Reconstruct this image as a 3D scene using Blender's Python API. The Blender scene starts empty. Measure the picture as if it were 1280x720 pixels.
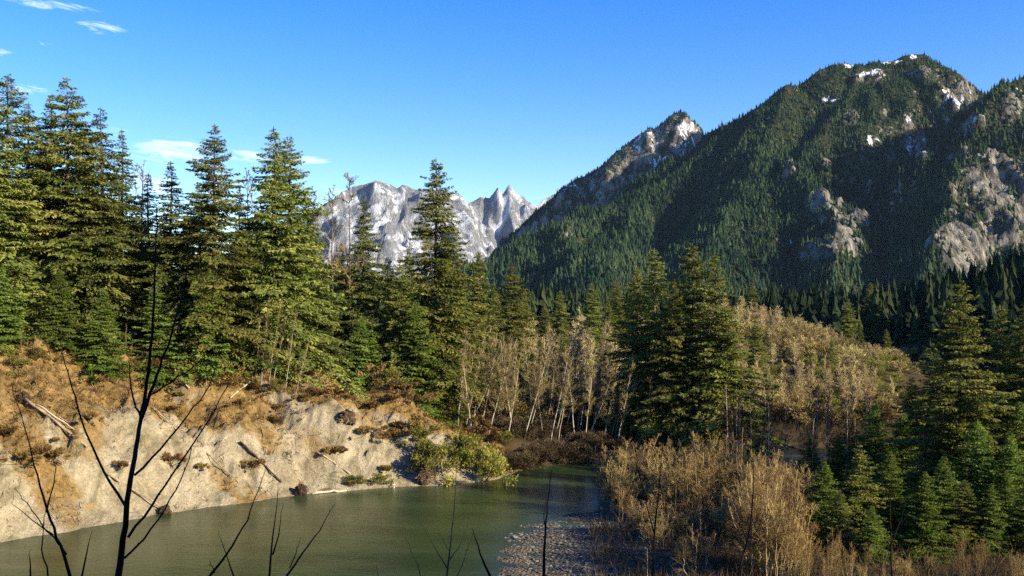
import bpy, math, random
import numpy as np
from mathutils import Vector, Matrix

R_ = np.random.default_rng(7)
random.seed(7)
scn = bpy.context.scene
COL = scn.collection
rad = math.radians

# ------------------------------------------------------------------ camera
CAMZ, FPX, HY, CX = 24.0, 1230.0, 390.0, 640.0
cam = bpy.data.cameras.new('camera')
cam.sensor_width = 36.0
cam.lens = 36.0 * FPX / 1280.0
cam.shift_y = (HY - 360.0) / 1280.0
cam.clip_start, cam.clip_end = 0.1, 60000.0
camo = bpy.data.objects.new('camera', cam)
camo.location = (0, 0, CAMZ)
camo.rotation_euler = (rad(90), 0, 0)
COL.objects.link(camo)
scn.camera = camo

def P(px, py, d):
    """world point that lies at pixel (px,py) of the photograph, d metres ahead"""
    return np.array(((px - CX) / FPX * d, d, CAMZ + (HY - py) / FPX * d))

# ------------------------------------------------------------------ noise
_perm = np.random.default_rng(3).permutation(4096)
_g = np.random.default_rng(4).uniform(0, 2 * np.pi, 4096)
_gx, _gy = np.cos(_g), np.sin(_g)
def pnoise(x, y):
    x = np.asarray(x, float); y = np.asarray(y, float)
    xi = np.floor(x).astype(np.int64); yi = np.floor(y).astype(np.int64)
    fx, fy = x - xi, y - yi
    def h(a, b): return _perm[(_perm[a & 4095] + b) & 4095]
    def gr(a, b, dx, dy):
        k = h(a, b); return _gx[k] * dx + _gy[k] * dy
    u = fx * fx * fx * (fx * (fx * 6 - 15) + 10); v = fy * fy * fy * (fy * (fy * 6 - 15) + 10)
    a = gr(xi, yi, fx, fy); b = gr(xi + 1, yi, fx - 1, fy)
    c = gr(xi, yi + 1, fx, fy - 1); d = gr(xi + 1, yi + 1, fx - 1, fy - 1)
    return (a + u * (b - a)) * (1 - v) + (c + u * (d - c)) * v
def fbm(x, y, o=4, lac=2.03, gain=0.5):
    s = 0; a = 1.0
    for i in range(o):
        s = s + a * pnoise(x + 17.3 * i, y - 9.1 * i); x = x * lac; y = y * lac; a *= gain
    return s
def ridged(x, y, o=4):
    s = 0; a = 1.0
    for i in range(o):
        s = s + a * (1 - 2.2 * np.abs(pnoise(x + 31.7 * i, y + 5.3 * i))); x = x * 2.1; y = y * 2.1; a *= 0.5
    return s
def sstep(a, b, x):
    t = np.clip((x - a) / (b - a), 0, 1); return t * t * (3 - 2 * t)

# ------------------------------------------------------------------ polylines
def poly_dist(x, y, pts):
    """distance, arclength fraction index and side (positive = left of the direction of travel)"""
    pts = np.asarray(pts, float)
    best = np.full(x.shape, 1e18); tt = np.zeros(x.shape); side = np.zeros(x.shape)
    for i in range(len(pts) - 1):
        ax, ay = pts[i][:2]; bx, by = pts[i + 1][:2]
        dx, dy = bx - ax, by - ay
        t = np.clip(((x - ax) * dx + (y - ay) * dy) / (dx * dx + dy * dy + 1e-9), 0, 1)
        qx, qy = x - ax - t * dx, y - ay - t * dy
        d2 = qx * qx + qy * qy
        m = d2 < best
        best = np.where(m, d2, best); tt = np.where(m, i + t, tt)
        side = np.where(m, dx * (y - ay) - dy * (x - ax), side)
    return np.sqrt(best), tt, np.sign(side)

# ------------------------------------------------------------------ ground height
#          x, y, crest height, crest width, inland rise
SHORE_L = np.array([
    (-260, -40, 18, 26, .05), (-110, 50, 18, 24, .05), (-75, 82, 18, 23, .05), (-53.3, 102.5, 18, 23, .05),
    (-45.3, 111.4, 17.6, 24, .05), (-42, 117, 16.8, 24, .05), (-34, 124, 14.6, 24, .07), (-25.6, 131, 13, 23, .09),
    (-15.4, 135.4, 11, 20, .10), (-8.9, 136.7, 8, 17, .13), (-2.3, 140.6, 5, 13, .15), (1.2, 149, 3, 9, .12),
    (7.6, 155, 2, 7, .06), (15.5, 158.7, 2, 7, .03), (28, 164, 2, 7, .02), (44, 171, 2, 7, .02), (70, 178, 2, 7, .02),
    (112, 192, 2, 8, .02), (260, 265, 2, 8, .02)], float)
SHORE_R = np.array([
    (-220, -90), (-70, 30), (-12, 72), (-1.5, 89.5), (-0.8, 101.8), (0.9, 111.4), (5.6, 115.8), (10.5, 119), (11.5, 128),
    (13, 138), (19, 145), (30, 150), (46, 156), (72, 163), (114, 177), (262, 250)], float)
_dense = []
for i in range(len(SHORE_L) - 1):
    n = max(2, int(np.hypot(*(SHORE_L[i + 1] - SHORE_L[i])[:2]) / 4))
    for k in range(n): _dense.append(SHORE_L[i] + (SHORE_L[i + 1] - SHORE_L[i]) * k / n)
_dense = np.array(_dense)

def ground_base(x, y):
    x = np.atleast_1d(np.asarray(x, float)); y = np.atleast_1d(np.asarray(y, float))
    shp = x.shape; x = x.ravel(); y = y.ravel()
    H = np.full(x.shape, 2.0); W = np.full(x.shape, 8.0); RI = np.full(x.shape, .02)
    near = (x > -300) & (x < 300) & (y > -80) & (y < 420)
    xi, yi = x[near], y[near]
    if len(xi):
        sw = 0; sv = 0
        for q in _dense:
            w = 1.0 / ((xi - q[0]) ** 2 + (yi - q[1]) ** 2 + 9) ** 1.7
            sw = sw + w; sv = sv + w[:, None] * q[2:]
        sv = sv / sw[:, None]
        H[near], W[near], RI[near] = sv[:, 0], sv[:, 1], sv[:, 2]
    H = np.where(~near & (x < -100), 18.0, H)
    dl, tl, sl = poly_dist(x, y, SHORE_L); sL = dl * sl
    dr, tr, sr = poly_dist(x, y, SHORE_R); sR = -dr * sr
    # eroded, wobbling shore
    sLw = sL + 1.1 * fbm(x * .16, y * .16, 3) * np.clip(H / 8, .3, 1)
    z = np.where(sLw < 0, -1.6 * sstep(0, 3, -sLw), 0)
    t = np.clip(sLw / W, 0, 1)
    prof = 0.64 * t + 0.26 * sstep(0.05, 0.95, t) + .10 * sstep(.84, .93, t + .05 * fbm(x * .25, y * .25, 2)) + 0.05 * np.sin(t * 6.28)
    zl = H * np.clip(prof, 0, 1.02)
    # gullies and slump benches down the face
    bank = sstep(1.0, 4, sLw) * (1 - sstep(.92, 1.12, sLw / W)) * sstep(4, 9, H)
    u = tl * 9.0
    al = x * .81 + y * .58
    gul = ridged(al * .075 + sLw * .03 + 3.1, sLw * .025 + 1.7, 4)
    zl = zl + bank * (2.7 * gul * sstep(.05, .4, t) + 1.3 * fbm(x * .3, y * .3, 3) + 1.0 * (ridged(al * .30 + sLw * .12, sLw * .20, 3) - .3) + .55 * fbm(x * 1.1, y * 1.1, 3))
    zl = zl + np.clip(np.minimum((sLw - W), 45) * RI, 0, 5)
    zl = zl + .35 * fbm(x * .12, y * .12, 3) * sstep(1, 8, sLw)
    z = np.where(sLw > 0, zl, z)
    sRw = sR + 1.3 * fbm(x * .13 + 40, y * .13, 3)
    zr = .30 * sstep(-1.5, 2.5, sRw) + 1.4 * sstep(3, 24, sRw) - .16 + .22 * fbm(x * .25, y * .25, 3) * sstep(0, 5, sRw) + .42 * fbm(x * .05 + 3, y * .26, 2) * (1 - sstep(10, 16, sRw)) * (y < 124)
    zr = zr + .5 * fbm(x * .05, y * .05, 2) * sstep(4, 16, sRw)
    z = np.where(sRw > 0, np.maximum(zr, z), z)
    z = np.where((sRw <= 0) & (sLw <= 0), np.maximum(z, -1.6 * sstep(0, 6, np.minimum(-sRw, 99)) - .12), z)
    # the hillside the camera stands on
    cliff = 22.35 - .52 * (y - .35 * np.maximum(x, 0) + .1 * np.minimum(x, 0)) + .5 * fbm(x * .2, y * .2, 3)
    cliff = np.minimum(cliff, 22.35 + .22 * np.maximum(-y + .5 * x, 0))
    cliff = np.minimum(cliff, 60)
    z = np.maximum(z, cliff)
    # low hill with bare trees, wooded ridge beyond the right edge, rolling valley
    far = sstep(190, 260, y)
    z = z + far * 16.5 * np.exp(-(((x - 64) / 38) ** 2 + ((y - 300) / 46) ** 2))
    z = z + 105 * np.exp(-(((x - 375) / 125) ** 2 + ((y - 385) / 115) ** 2)) 
    z = z + sstep(260, 700, y) * (10 + 6 * fbm(x * .004, y * .004, 3)) * (1 - sstep(5000, 9000, y))
    z = z + sstep(-80, -260, x) * 20 + sstep(500, 1300, np.abs(x) - .5 * y) * 25
    return z.reshape(shp), sLw.reshape(shp), sRw.reshape(shp), H.reshape(shp), W.reshape(shp)

def gz(x, y):
    return float(ground_base(np.array([x]), np.array([y]))[0][0])

def hit(px, py, d0=60, d1=400):
    """where the sight line through a pixel of the photograph meets the ground"""
    d = np.arange(d0, d1, .25)
    x = (px - CX) / FPX * d; z = CAMZ + (HY - py) / FPX * d
    g = np.maximum(ground_base(x, d)[0], 0.0)
    k = np.argmax(g >= z)
    return np.array((x[k], d[k], g[k]))

# ------------------------------------------------------------------ mesh helpers
def mesh_np(name, verts, quads=None, tris=None, mats=(), smooth=False, mi_q=None, mi_t=None, attr=None):
    verts = np.asarray(verts, np.float32)
    nq = 0 if quads is None else len(quads); nt = 0 if tris is None else len(tris)
    me = bpy.data.meshes.new(name)
    me.vertices.add(len(verts)); me.vertices.foreach_set('co', verts.ravel())
    loops = []; tot = []
    if nq: loops.append(np.asarray(quads, np.int32).ravel()); tot.append(np.full(nq, 4, np.int32))
    if nt: loops.append(np.asarray(tris, np.int32).ravel()); tot.append(np.full(nt, 3, np.int32))
    loops = np.concatenate(loops); tot = np.concatenate(tot)
    st = np.zeros(len(tot), np.int32); st[1:] = np.cumsum(tot)[:-1]
    me.loops.add(len(loops)); me.loops.foreach_set('vertex_index', loops)
    me.polygons.add(len(tot)); me.polygons.foreach_set('loop_start', st)
    try: me.polygons.foreach_set('loop_total', tot)
    except Exception: pass
    for m in mats: me.materials.append(m)
    mi = []
    if nq: mi.append(np.zeros(nq, np.int32) if mi_q is None else np.asarray(mi_q, np.int32))
    if nt: mi.append(np.zeros(nt, np.int32) if mi_t is None else np.asarray(mi_t, np.int32))
    me.polygons.foreach_set('material_index', np.concatenate(mi))
    me.polygons.foreach_set('use_smooth', np.full(len(tot), bool(smooth)))
    for k, v in (attr or {}).items():
        a = me.attributes.new(k, 'FLOAT', 'POINT'); a.data.foreach_set('value', np.asarray(v, np.float32))
    me.update(calc_edges=True)
    me.validate()
    return me

def link(name, me, parent=None):
    o = bpy.data.objects.new(name, me); COL.objects.link(o)
    if parent is not None: o.parent = parent
    return o
def tag(o, label=None, cat=None, group=None, kind=None):
    if label: o['label'] = label
    if cat: o['category'] = cat
    if group: o['group'] = group
    if kind: o['kind'] = kind
    return o
def empty(name, loc, label, cat, group=None, rz=0.0, rx=0.0, ry=0.0, scale=(1, 1, 1)):
    o = bpy.data.objects.new(name, None); COL.objects.link(o)
    o.location = loc; o.rotation_euler = (rx, ry, rz); o.scale = scale; o.empty_display_size = .5
    return tag(o, label, cat, group)

def tubes(p0, p1, r0, r1, k=4):
    """N separate tapered prisms -> verts, quads"""
    p0 = np.asarray(p0, float); p1 = np.asarray(p1, float)
    n = len(p0); d = p1 - p0; L = np.linalg.norm(d, axis=1, keepdims=True) + 1e-9; d = d / L
    up = np.where(np.abs(d[:, 2:3]) > .9, np.array([[1., 0, 0]]), np.array([[0, 0, 1.]]))
    a = np.cross(d, up); a /= np.linalg.norm(a, axis=1, keepdims=True); b = np.cross(d, a)
    ang = np.arange(k) * 2 * np.pi / k
    ring = a[:, None, :] * np.cos(ang)[None, :, None] + b[:, None, :] * np.sin(ang)[None, :, None]
    v0 = p0[:, None, :] + ring * np.asarray(r0)[:, None, None]
    v1 = p1[:, None, :] + ring * np.asarray(r1)[:, None, None]
    v = np.concatenate([v0, v1], 1).reshape(-1, 3)
    base = (np.arange(n) * 2 * k)[:, None]; i = np.arange(k)[None, :]; j = (np.arange(k)[None, :] + 1) % k
    q = np.stack([base + i, base + j, base + k + j, base + k + i], -1).reshape(-1, 4)
    return v, q

def pipe(pts, radii, k=8):
    """one continuous tapered tube with end caps along a polyline"""
    pts = np.asarray(pts, float); n = len(pts)
    tan = np.gradient(pts, axis=0); tan /= np.linalg.norm(tan, axis=1, keepdims=True) + 1e-9
    ref = np.array([1., 0, 0]) if abs(tan[0, 0]) < .8 else np.array([0, 1., 0])
    V = []
    for i in range(n):
        a = np.cross(tan[i], ref); a /= np.linalg.norm(a) + 1e-9; b = np.cross(tan[i], a)
        ang = np.arange(k) * 2 * np.pi / k
        V.append(pts[i] + radii[i] * (np.cos(ang)[:, None] * a + np.sin(ang)[:, None] * b))
    V.append(pts[:1]); V.append(pts[-1:])
    v = np.concatenate(V)
    q = [(i * k + j, i * k + (j + 1) % k, (i + 1) * k + (j + 1) % k, (i + 1) * k + j) for i in range(n - 1) for j in range(k)]
    c0, c1 = n * k, n * k + 1
    t = [(c0, (j + 1) % k, j) for j in range(k)] + [(c1, (n - 1) * k + j, (n - 1) * k + (j + 1) % k) for j in range(k)]
    return v, np.array(q), np.array(t)

class Acc:
    def __init__(s): s.v = []; s.q = []; s.t = []; s.mq = []; s.mt = []; s.tint = []; s.n = 0
    def add(s, v, q=None, t=None, mat=0, tint=None):
        v = np.asarray(v, float)
        if q is not None and len(q): s.q.append(np.asarray(q) + s.n); s.mq.append(np.full(len(q), mat))
        if t is not None and len(t): s.t.append(np.asarray(t) + s.n); s.mt.append(np.full(len(t), mat))
        s.tint.append(np.full(len(v), .5) if tint is None else np.asarray(tint, float)); s.v.append(v); s.n += len(v)
    def mesh(s, name, mats, smooth=False):
        return mesh_np(name, np.concatenate(s.v), np.concatenate(s.q) if s.q else None, np.concatenate(s.t) if s.t else None,
                       mats, smooth, np.concatenate(s.mq) if s.mq else None, np.concatenate(s.mt) if s.mt else None,
                       {'tint': np.concatenate(s.tint)})

def kites(p, d, side, ln, wd):
    """leaf sprays: a kite from p along d"""
    ln = ln[:, None]; wd = wd[:, None]
    m = p + d * ln * .45
    v = np.stack([p, m + side * wd, p + d * ln, m - side * wd], 1).reshape(-1, 3)
    q = np.arange(len(p) * 4).reshape(-1, 4)
    return v, q
def unit(a): return a / (np.linalg.norm(a, axis=-1, keepdims=True) + 1e-9)

# ------------------------------------------------------------------ materials
class NT:
    def __init__(s, name):
        s.m = bpy.data.materials.new(name); s.m.use_nodes = True; s.t = s.m.node_tree; s.t.nodes.clear()
        s.out = s.t.nodes.new('ShaderNodeOutputMaterial')
    def n(s, typ, **kw):
        nd = s.t.nodes.new('ShaderNode' + typ)
        for k, v in kw.items(): setattr(nd, k, v)
        return nd
    def l(s, a, b): s.t.links.new(a, b)
    def noise(s, scale, detail=4, rough=.55, vec=None, dist=0.0):
        nd = s.n('TexNoise'); nd.inputs['Scale'].default_value = scale; nd.inputs['Detail'].default_value = detail
        nd.inputs['Roughness'].default_value = rough; nd.inputs['Distortion'].default_value = dist
        if vec is not None: s.l(vec, nd.inputs['Vector'])
        return nd.outputs['Fac']
    def ramp(s, fac, stops, interp='LINEAR'):
        nd = s.n('ValToRGB'); cr = nd.color_ramp; cr.interpolation = interp
        while len(cr.elements) < len(stops): cr.elements.new(.5)
        for e, (p, c) in zip(cr.elements, stops):
            e.position = p; e.color = (*c, 1) if not np.isscalar(c) else (c, c, c, 1)
        s.l(fac, nd.inputs['Fac']); return nd.outputs['Color']
    def mix(s, fac, a, b, typ='MIX'):
        nd = s.n('Mix', data_type='RGBA', blend_type=typ)
        for sock, v in ((nd.inputs[0], fac), (nd.inputs[6], a), (nd.inputs[7], b)):
            if hasattr(v, 'is_linked') or hasattr(v, 'links'): s.l(v, sock)
            elif np.isscalar(v): sock.default_value = v
            else: sock.default_value = (*v, 1)
        return nd.outputs[2]
    def math(s, op, a, b=0.0, clamp=False):
        nd = s.n('Math', operation=op, use_clamp=clamp)
        for sock, v in zip(nd.inputs, (a, b)):
            if hasattr(v, 'links'): s.l(v, sock)
            else: sock.default_value = v
        return nd.outputs[0]
    def pos(s, scale=(1, 1, 1), rot=(0, 0, 0), obj=False):
        if obj: v = s.n('TexCoord').outputs['Object']
        else: v = s.n('NewGeometry').outputs['Position']
        mp = s.n('Mapping'); mp.inputs['Scale'].default_value = scale; mp.inputs['Rotation'].default_value = rot
        s.l(v, mp.inputs['Vector']); return mp.outputs['Vector']
    def attr(s, name): return s.n('Attribute', attribute_name=name).outputs['Fac']
    def bump(s, h, strength=.5, dist=.1):
        b = s.n('Bump'); b.inputs['Strength'].default_value = strength; b.inputs['Distance'].default_value = dist
        s.l(h, b.inputs['Height']); return b.outputs['Normal']
    def principled(s, color, rough=.8, normal=None, spec=.3):
        b = s.n('BsdfPrincipled')
        if hasattr(color, 'links'): s.l(color, b.inputs['Base Color'])
        else: b.inputs['Base Color'].default_value = (*color, 1)
        b.inputs['Roughness'].default_value = rough; b.inputs['Specular IOR Level'].default_value = spec
        if normal is not None: s.l(normal, b.inputs['Normal'])
        s.l(b.outputs[0], s.out.inputs['Surface']); return b

def foliage(name, dark, mid, light, transl=.3, hue=.03):
    T = NT(name)
    c = T.ramp(T.attr('tint'), [(0, dark), (.5, mid), (1, light)])
    hs = T.n('HueSaturation'); rnd = T.n('ObjectInfo').outputs['Random']
    T.l(T.math('ADD', T.math('MULTIPLY', rnd, hue), .5 - hue / 2), hs.inputs['Hue'])
    T.l(T.math('ADD', T.math('MULTIPLY', rnd, .5), .75), hs.inputs['Value'])
    T.l(c, hs.inputs['Color'])
    d = T.n('BsdfDiffuse'); tr = T.n('BsdfTranslucent'); mx = T.n('MixShader'); mx.inputs[0].default_value = transl
    T.l(hs.outputs[0], d.inputs[0]); T.l(hs.outputs[0], tr.inputs[0])
    T.l(d.outputs[0], mx.inputs[1]); T.l(tr.outputs[0], mx.inputs[2]); T.l(mx.outputs[0], T.out.inputs['Surface'])
    return T.m
def bark(name, a, b, scale=3.0):
    T = NT(name)
    f = T.noise(scale, 5, .65, T.pos((1, 1, .25), obj=True))
    hs = T.n('HueSaturation'); rnd = T.n('ObjectInfo').outputs['Random']
    T.l(T.math('ADD', T.math('MULTIPLY', rnd, .5), .75), hs.inputs['Value'])
    T.l(T.ramp(f, [(.3, a), (.7, b)]), hs.inputs['Color'])
    T.principled(hs.outputs[0], .9, T.bump(f, .4, .05), .15)
    return T.m

M_FIR = foliage('fir_needles', (0.064, 0.088, 0.020), (0.163, 0.184, 0.040), (0.290, 0.276, 0.070))
M_FIRD = foliage('hemlock_needles', (0.051, 0.074, 0.020), (0.124, 0.150, 0.037), (0.227, 0.227, 0.065))
M_YOUNG = foliage('young_fir_needles', (0.061, 0.109, 0.017), (0.128, 0.188, 0.032), (0.224, 0.273, 0.061), hue=.02)
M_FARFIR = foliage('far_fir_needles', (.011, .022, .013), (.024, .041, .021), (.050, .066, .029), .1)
M_LEAFY = foliage('yellow_green_leaves', (.17, .20, .025), (.36, .37, .06), (.56, .54, .14))
M_OLIVE = foliage('olive_leaves', (0.081, 0.092, 0.018), (0.172, 0.167, 0.037), (0.299, 0.265, 0.075))
M_DRY = foliage('dry_leaves', (0.101, 0.063, 0.020), (0.221, 0.143, 0.051), (0.386, 0.267, 0.106))
M_BARK = bark('conifer_bark', (.05, .036, .026), (.15, .11, .08))
M_DARKWOOD = bark('dark_bough_wood', (.03, .022, .015), (.07, .05, .035))
M_ALDER = bark('pale_alder_bark', (.20, .18, .13), (.52, .475, .37), 1.2)
M_TWIG = foliage('alder_twigs', (.10, .076, .030), (.21, .162, .068), (.35, .275, .125), 0, .03)
M_TWIGPALE = foliage('pale_twigs', (.22, .165, .075), (.40, .305, .145), (.60, .48, .25), 0, .03)
M_TWIGGOLD = foliage('gold_twigs', (.11, .070, .026), (.235, .155, .060), (.41, .295, .125), 0, .03)
M_TWIGDARK = foliage('brown_twigs', (.038, .027, .016), (.075, .053, .030), (.125, .092, .052), 0, .03)
M_SAPLING = bark('dark_sapling_bark', (.010, .007, .005), (.035, .022, .015), 12)
M_SAPPALE = bark('budding_twig_bark', (.10, .09, .04), (.20, .18, .09), 12)
M_LOG = bark('weathered_log', (.16, .11, .06), (.38, .29, .18), 2)
M_LOGPALE = bark('bleached_log', (.30, .235, .155), (.55, .46, .33), 2)
M_ROOT = bark('root_wood', (.022, .015, .009), (.085, .055, .032), 3)

# ground, bank, gravel, water
def mat_ground():
    T = NT('forest_floor')
    a = T.noise(.35, 6, .6, T.pos()); b = T.noise(3.1, 5, .7, T.pos())
    c = T.ramp(a, [(.3, (.025, .018, .010)), (.5, (.055, .037, .018)), (.7, (.035, .036, .013))])
    c = T.mix(T.math('MULTIPLY', b, .6), c, (.10, .066, .03))
    T.principled(c, .95, T.bump(b, .8, .2), .1)
    return T.m
def mat_bank():
    T = NT('eroded_clay_bank')
    p = T.pos()
    streak = T.noise(.55, 6, .62, T.pos((1.0, .28, .45), (0, 0, rad(-35))), .8)
    big = T.noise(.11, 4, .55, p, .6); mid = T.noise(.6, 6, .65, p, .4); fine = T.noise(6.0, 5, .7, p)
    clay = T.ramp(streak, [(.28, (0.153, 0.127, 0.080)), (.43, (0.274, 0.232, 0.151)), (.58, (0.405, 0.346, 0.234)), (.78, (0.538, 0.469, 0.333))])
    straw = T.ramp(mid, [(.3, (0.104, 0.067, 0.024)), (.5, (0.257, 0.166, 0.062)), (.72, (0.418, 0.285, 0.119))])
    veg = T.attr('veg')
    m = T.math('ADD', veg, T.math('MULTIPLY', T.math('SUBTRACT', T.math('ADD', big, T.math('MULTIPLY', mid, .8)), .9), 2.2))
    m = T.math('MULTIPLY', T.math('SUBTRACT', m, .26), 2.4, True)
    c = T.mix(m, clay, straw)
    moss = T.math('MULTIPLY', T.math('SUBTRACT', T.noise(.30, 6, .7, p, .5), .54), 7, True)
    c = T.mix(T.math('MULTIPLY', moss, .8), c, (.075, .07, .022))
    dk = T.math('MULTIPLY', T.math('SUBTRACT', T.noise(1.3, 6, .78, p, 1.2), .58), 9, True)
    c = T.mix(T.math('MULTIPLY', dk, .65), c, (.10, .075, .045))
    gr = T.noise(2.6, 7, .78, p, .8)
    c = T.mix(1.0, c, T.ramp(gr, [(.3, (.62, .60, .57)), (.5, (1.0, .99, .97)), (.7, (1.2, 1.19, 1.15))]), 'MULTIPLY')
    h = T.math('ADD', T.math('MULTIPLY', fine, .25), T.math('ADD', T.math('ADD', mid, gr), T.math('MULTIPLY', streak, .8)))
    T.principled(c, .95, T.bump(h, 1.0, .4), .1)
    return T.m
def mat_gravel():
    T = NT('river_gravel')
    v = T.n('TexVoronoi'); v.inputs['Scale'].default_value = 3.2; T.l(T.pos(), v.inputs['Vector'])
    c = T.ramp(v.outputs['Color'], [(0, (.045, .034, .02)), (.5, (.12, .096, .06)), (1, (.22, .18, .125))])
    n = T.noise(.4, 4, .6, T.pos())
    c = T.mix(T.math('MULTIPLY', T.math('SUBTRACT', n, .45), 4, True), c, (.11, .085, .05))
    T.principled(c, .9, T.bump(v.outputs['Distance'], .8, .2), .2)
    return T.m
def mat_water():
    T = NT('river_water')
    n1 = T.noise(1.1, 5, .65, T.pos((.35, 1.5, 1), (0, 0, rad(-30))), 1.0)
    n2 = T.noise(.12, 3, .5, T.pos((.5, 1.2, 1), (0, 0, rad(-35))), 1.0)
    c = T.ramp(n2, [(.35, (.020, .036, .013)), (.65, (.040, .060, .022))])
    h = T.math('ADD', T.math('MULTIPLY', n1, .6), n2)
    b = T.principled(c, .16, T.bump(h, .26, .22), .22)
    b.inputs['IOR'].default_value = 1.33
    return T.m
M_GROUND, M_BANK, M_GRAVEL, M_WATER = mat_ground(), mat_bank(), mat_gravel(), mat_water()

def mat_mountain(name, snow_amt, blueish=False):
    T = NT(name)
    p = T.pos()
    st = T.noise(.020, 6, .68, T.pos((1.6, .9, .33), (0, 0, .4)), 1.2)
    fi = T.noise(.09, 5, .7, p)
    s2 = T.noise(.075, 5, .7, T.pos((1.3, 1.0, .22), (0, 0, .6)), .6)
    st = T.math('ADD', T.math('MULTIPLY', st, .55), T.math('MULTIPLY', s2, .45))
    rock = T.ramp(st, [(.40, (.025, .024, .022)), (.46, (.085, .078, .066)), (.53, (.20, .185, .155)), (.64, (.37, .345, .295))])
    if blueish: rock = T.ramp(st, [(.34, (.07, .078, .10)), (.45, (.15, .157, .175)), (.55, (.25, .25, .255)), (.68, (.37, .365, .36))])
    brush = T.ramp(fi, [(.3, (.016, .021, .010)), (.6, (.038, .042, .018)), (.85, (.085, .072, .04))])
    rk = T.math('ADD', T.attr('rock'), T.math('ADD', T.math('MULTIPLY', T.math('SUBTRACT', fi, .5), 2.6), T.math('MULTIPLY', T.math('SUBTRACT', T.noise(.03, 6, .7, T.pos((1.2, 1, .4)), 1.0), .5), 2.4 if not blueish else 0.0)))
    c = T.mix(T.math('MULTIPLY', T.math('SUBTRACT', rk, .42), 4, True), brush, rock)
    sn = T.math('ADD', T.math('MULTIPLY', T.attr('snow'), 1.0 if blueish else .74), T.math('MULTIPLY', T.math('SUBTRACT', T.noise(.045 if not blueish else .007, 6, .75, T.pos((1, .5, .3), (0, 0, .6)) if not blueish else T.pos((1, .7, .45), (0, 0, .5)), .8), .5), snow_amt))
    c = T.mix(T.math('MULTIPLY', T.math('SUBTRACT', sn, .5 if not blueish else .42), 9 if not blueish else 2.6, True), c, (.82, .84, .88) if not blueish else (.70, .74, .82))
    T.principled(c, .95, T.bump(T.math('ADD', st, T.math('MULTIPLY', fi, .6)), 1.0, 14 if not blueish else 40), .1)
    return T.m
M_MTN = mat_mountain('forest_mountain_rock', 3.0)
M_PEAK = mat_mountain('snowy_peak_rock', 3.2, True)

# ------------------------------------------------------------------ ground sheet
def axis(segs):
    out = []
    for a, b, s in segs: out.append(np.arange(a, b, s))
    out.append(np.array([segs[-1][1]])); return np.unique(np.concatenate(out).round(4))
gx = axis([(-14000, -2000, 1500), (-2000, -400, 160), (-400, -110, 12), (-110, -78, 1.2), (-78, 14, .42), (14, 130, 1.2), (130, 600, 9), (600, 2000, 90), (2000, 14000, 1500)])
gy = axis([(-3000, -300, 400), (-300, -30, 12), (-30, 12, 1.5), (12, 82, 2.5), (82, 170, .5), (170, 330, 2.4), (330, 800, 9), (800, 3000, 110), (3000, 16000, 1500)])
X, Y = np.meshgrid(gx, gy)
Z, SL, SR, HH, WW = ground_base(X, Y)
nxg, nyg = len(gx), len(gy)
gv = np.stack([X, Y, Z], -1).reshape(-1, 3)
ii, jj = np.meshgrid(np.arange(nxg - 1), np.arange(nyg - 1))
gq = np.stack([jj * nxg + ii, jj * nxg + ii + 1, (jj + 1) * nxg + ii + 1, (jj + 1) * nxg + ii], -1).reshape(-1, 4)
fs = lambda A: A.ravel()[gq].mean(1)
fcx, fcy, fsl, fsr, fh, fw = fs(X), fs(Y), fs(SL), fs(SR), fs(HH), fs(WW)
is_bank = (fsl > -2) & (fsl < fw * 1.12) & (fcx > -110) & (fcx < 2) & (fcy > 40) & (fcy < 175) & (fh > 3.0)
is_bar = (fsr > -3) & (fsr < 17 + 4 * fbm(fcx * .1, fcy * .1, 2)) & (fcy > 70) & (fcy < 125) & (fcx > -20) & (fcx < 30) & (fsl < 0)
AL = X * .81 + Y * .58
veg = np.clip(1.0 * (SL / np.maximum(WW, 1)) ** 1.3 + .24 + 1.6 * fbm(AL * .085 + SL * .075 + 9, SL * .035 - AL * .012, 4), -.2, 1.2)
def sub_sheet(name, mask, mat, attr=None):
    q = gq[mask]; used, inv = np.unique(q, return_inverse=True)
    me = mesh_np(name, gv[used], quads=inv.reshape(q.shape), mats=[mat], smooth=True, attr={k: v.ravel()[used] for k, v in (attr or {}).items()})
    return tag(link(name, me), kind='structure')
tag(sub_sheet('ground', ~(is_bank | is_bar), M_GROUND))
tag(sub_sheet('river_bank', is_bank, M_BANK, {'veg': veg}), 'pale eroded clay bluff with straw coloured slumps above the green river', 'riverbank')
tag(sub_sheet('gravel_bar', is_bar & ~is_bank, M_GRAVEL), 'low gravel bar at the edge of the river below brush', 'gravel bar')
wq = []
wx = np.linspace(-400, 300, 90); wy = np.linspace(-150, 300, 60)
WXm, WYm = np.meshgrid(wx, wy); i2, j2 = np.meshgrid(np.arange(89), np.arange(59))
river = link('river', mesh_np('river', np.stack([WXm, WYm, np.zeros_like(WXm)], -1).reshape(-1, 3),
        quads=np.stack([j2 * 90 + i2, j2 * 90 + i2 + 1, (j2 + 1) * 90 + i2 + 1, (j2 + 1) * 90 + i2], -1).reshape(-1, 4), mats=[M_WATER], smooth=True))
tag(river, 'calm murky green river curving out of sight to the right', 'river', kind='structure')

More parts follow.
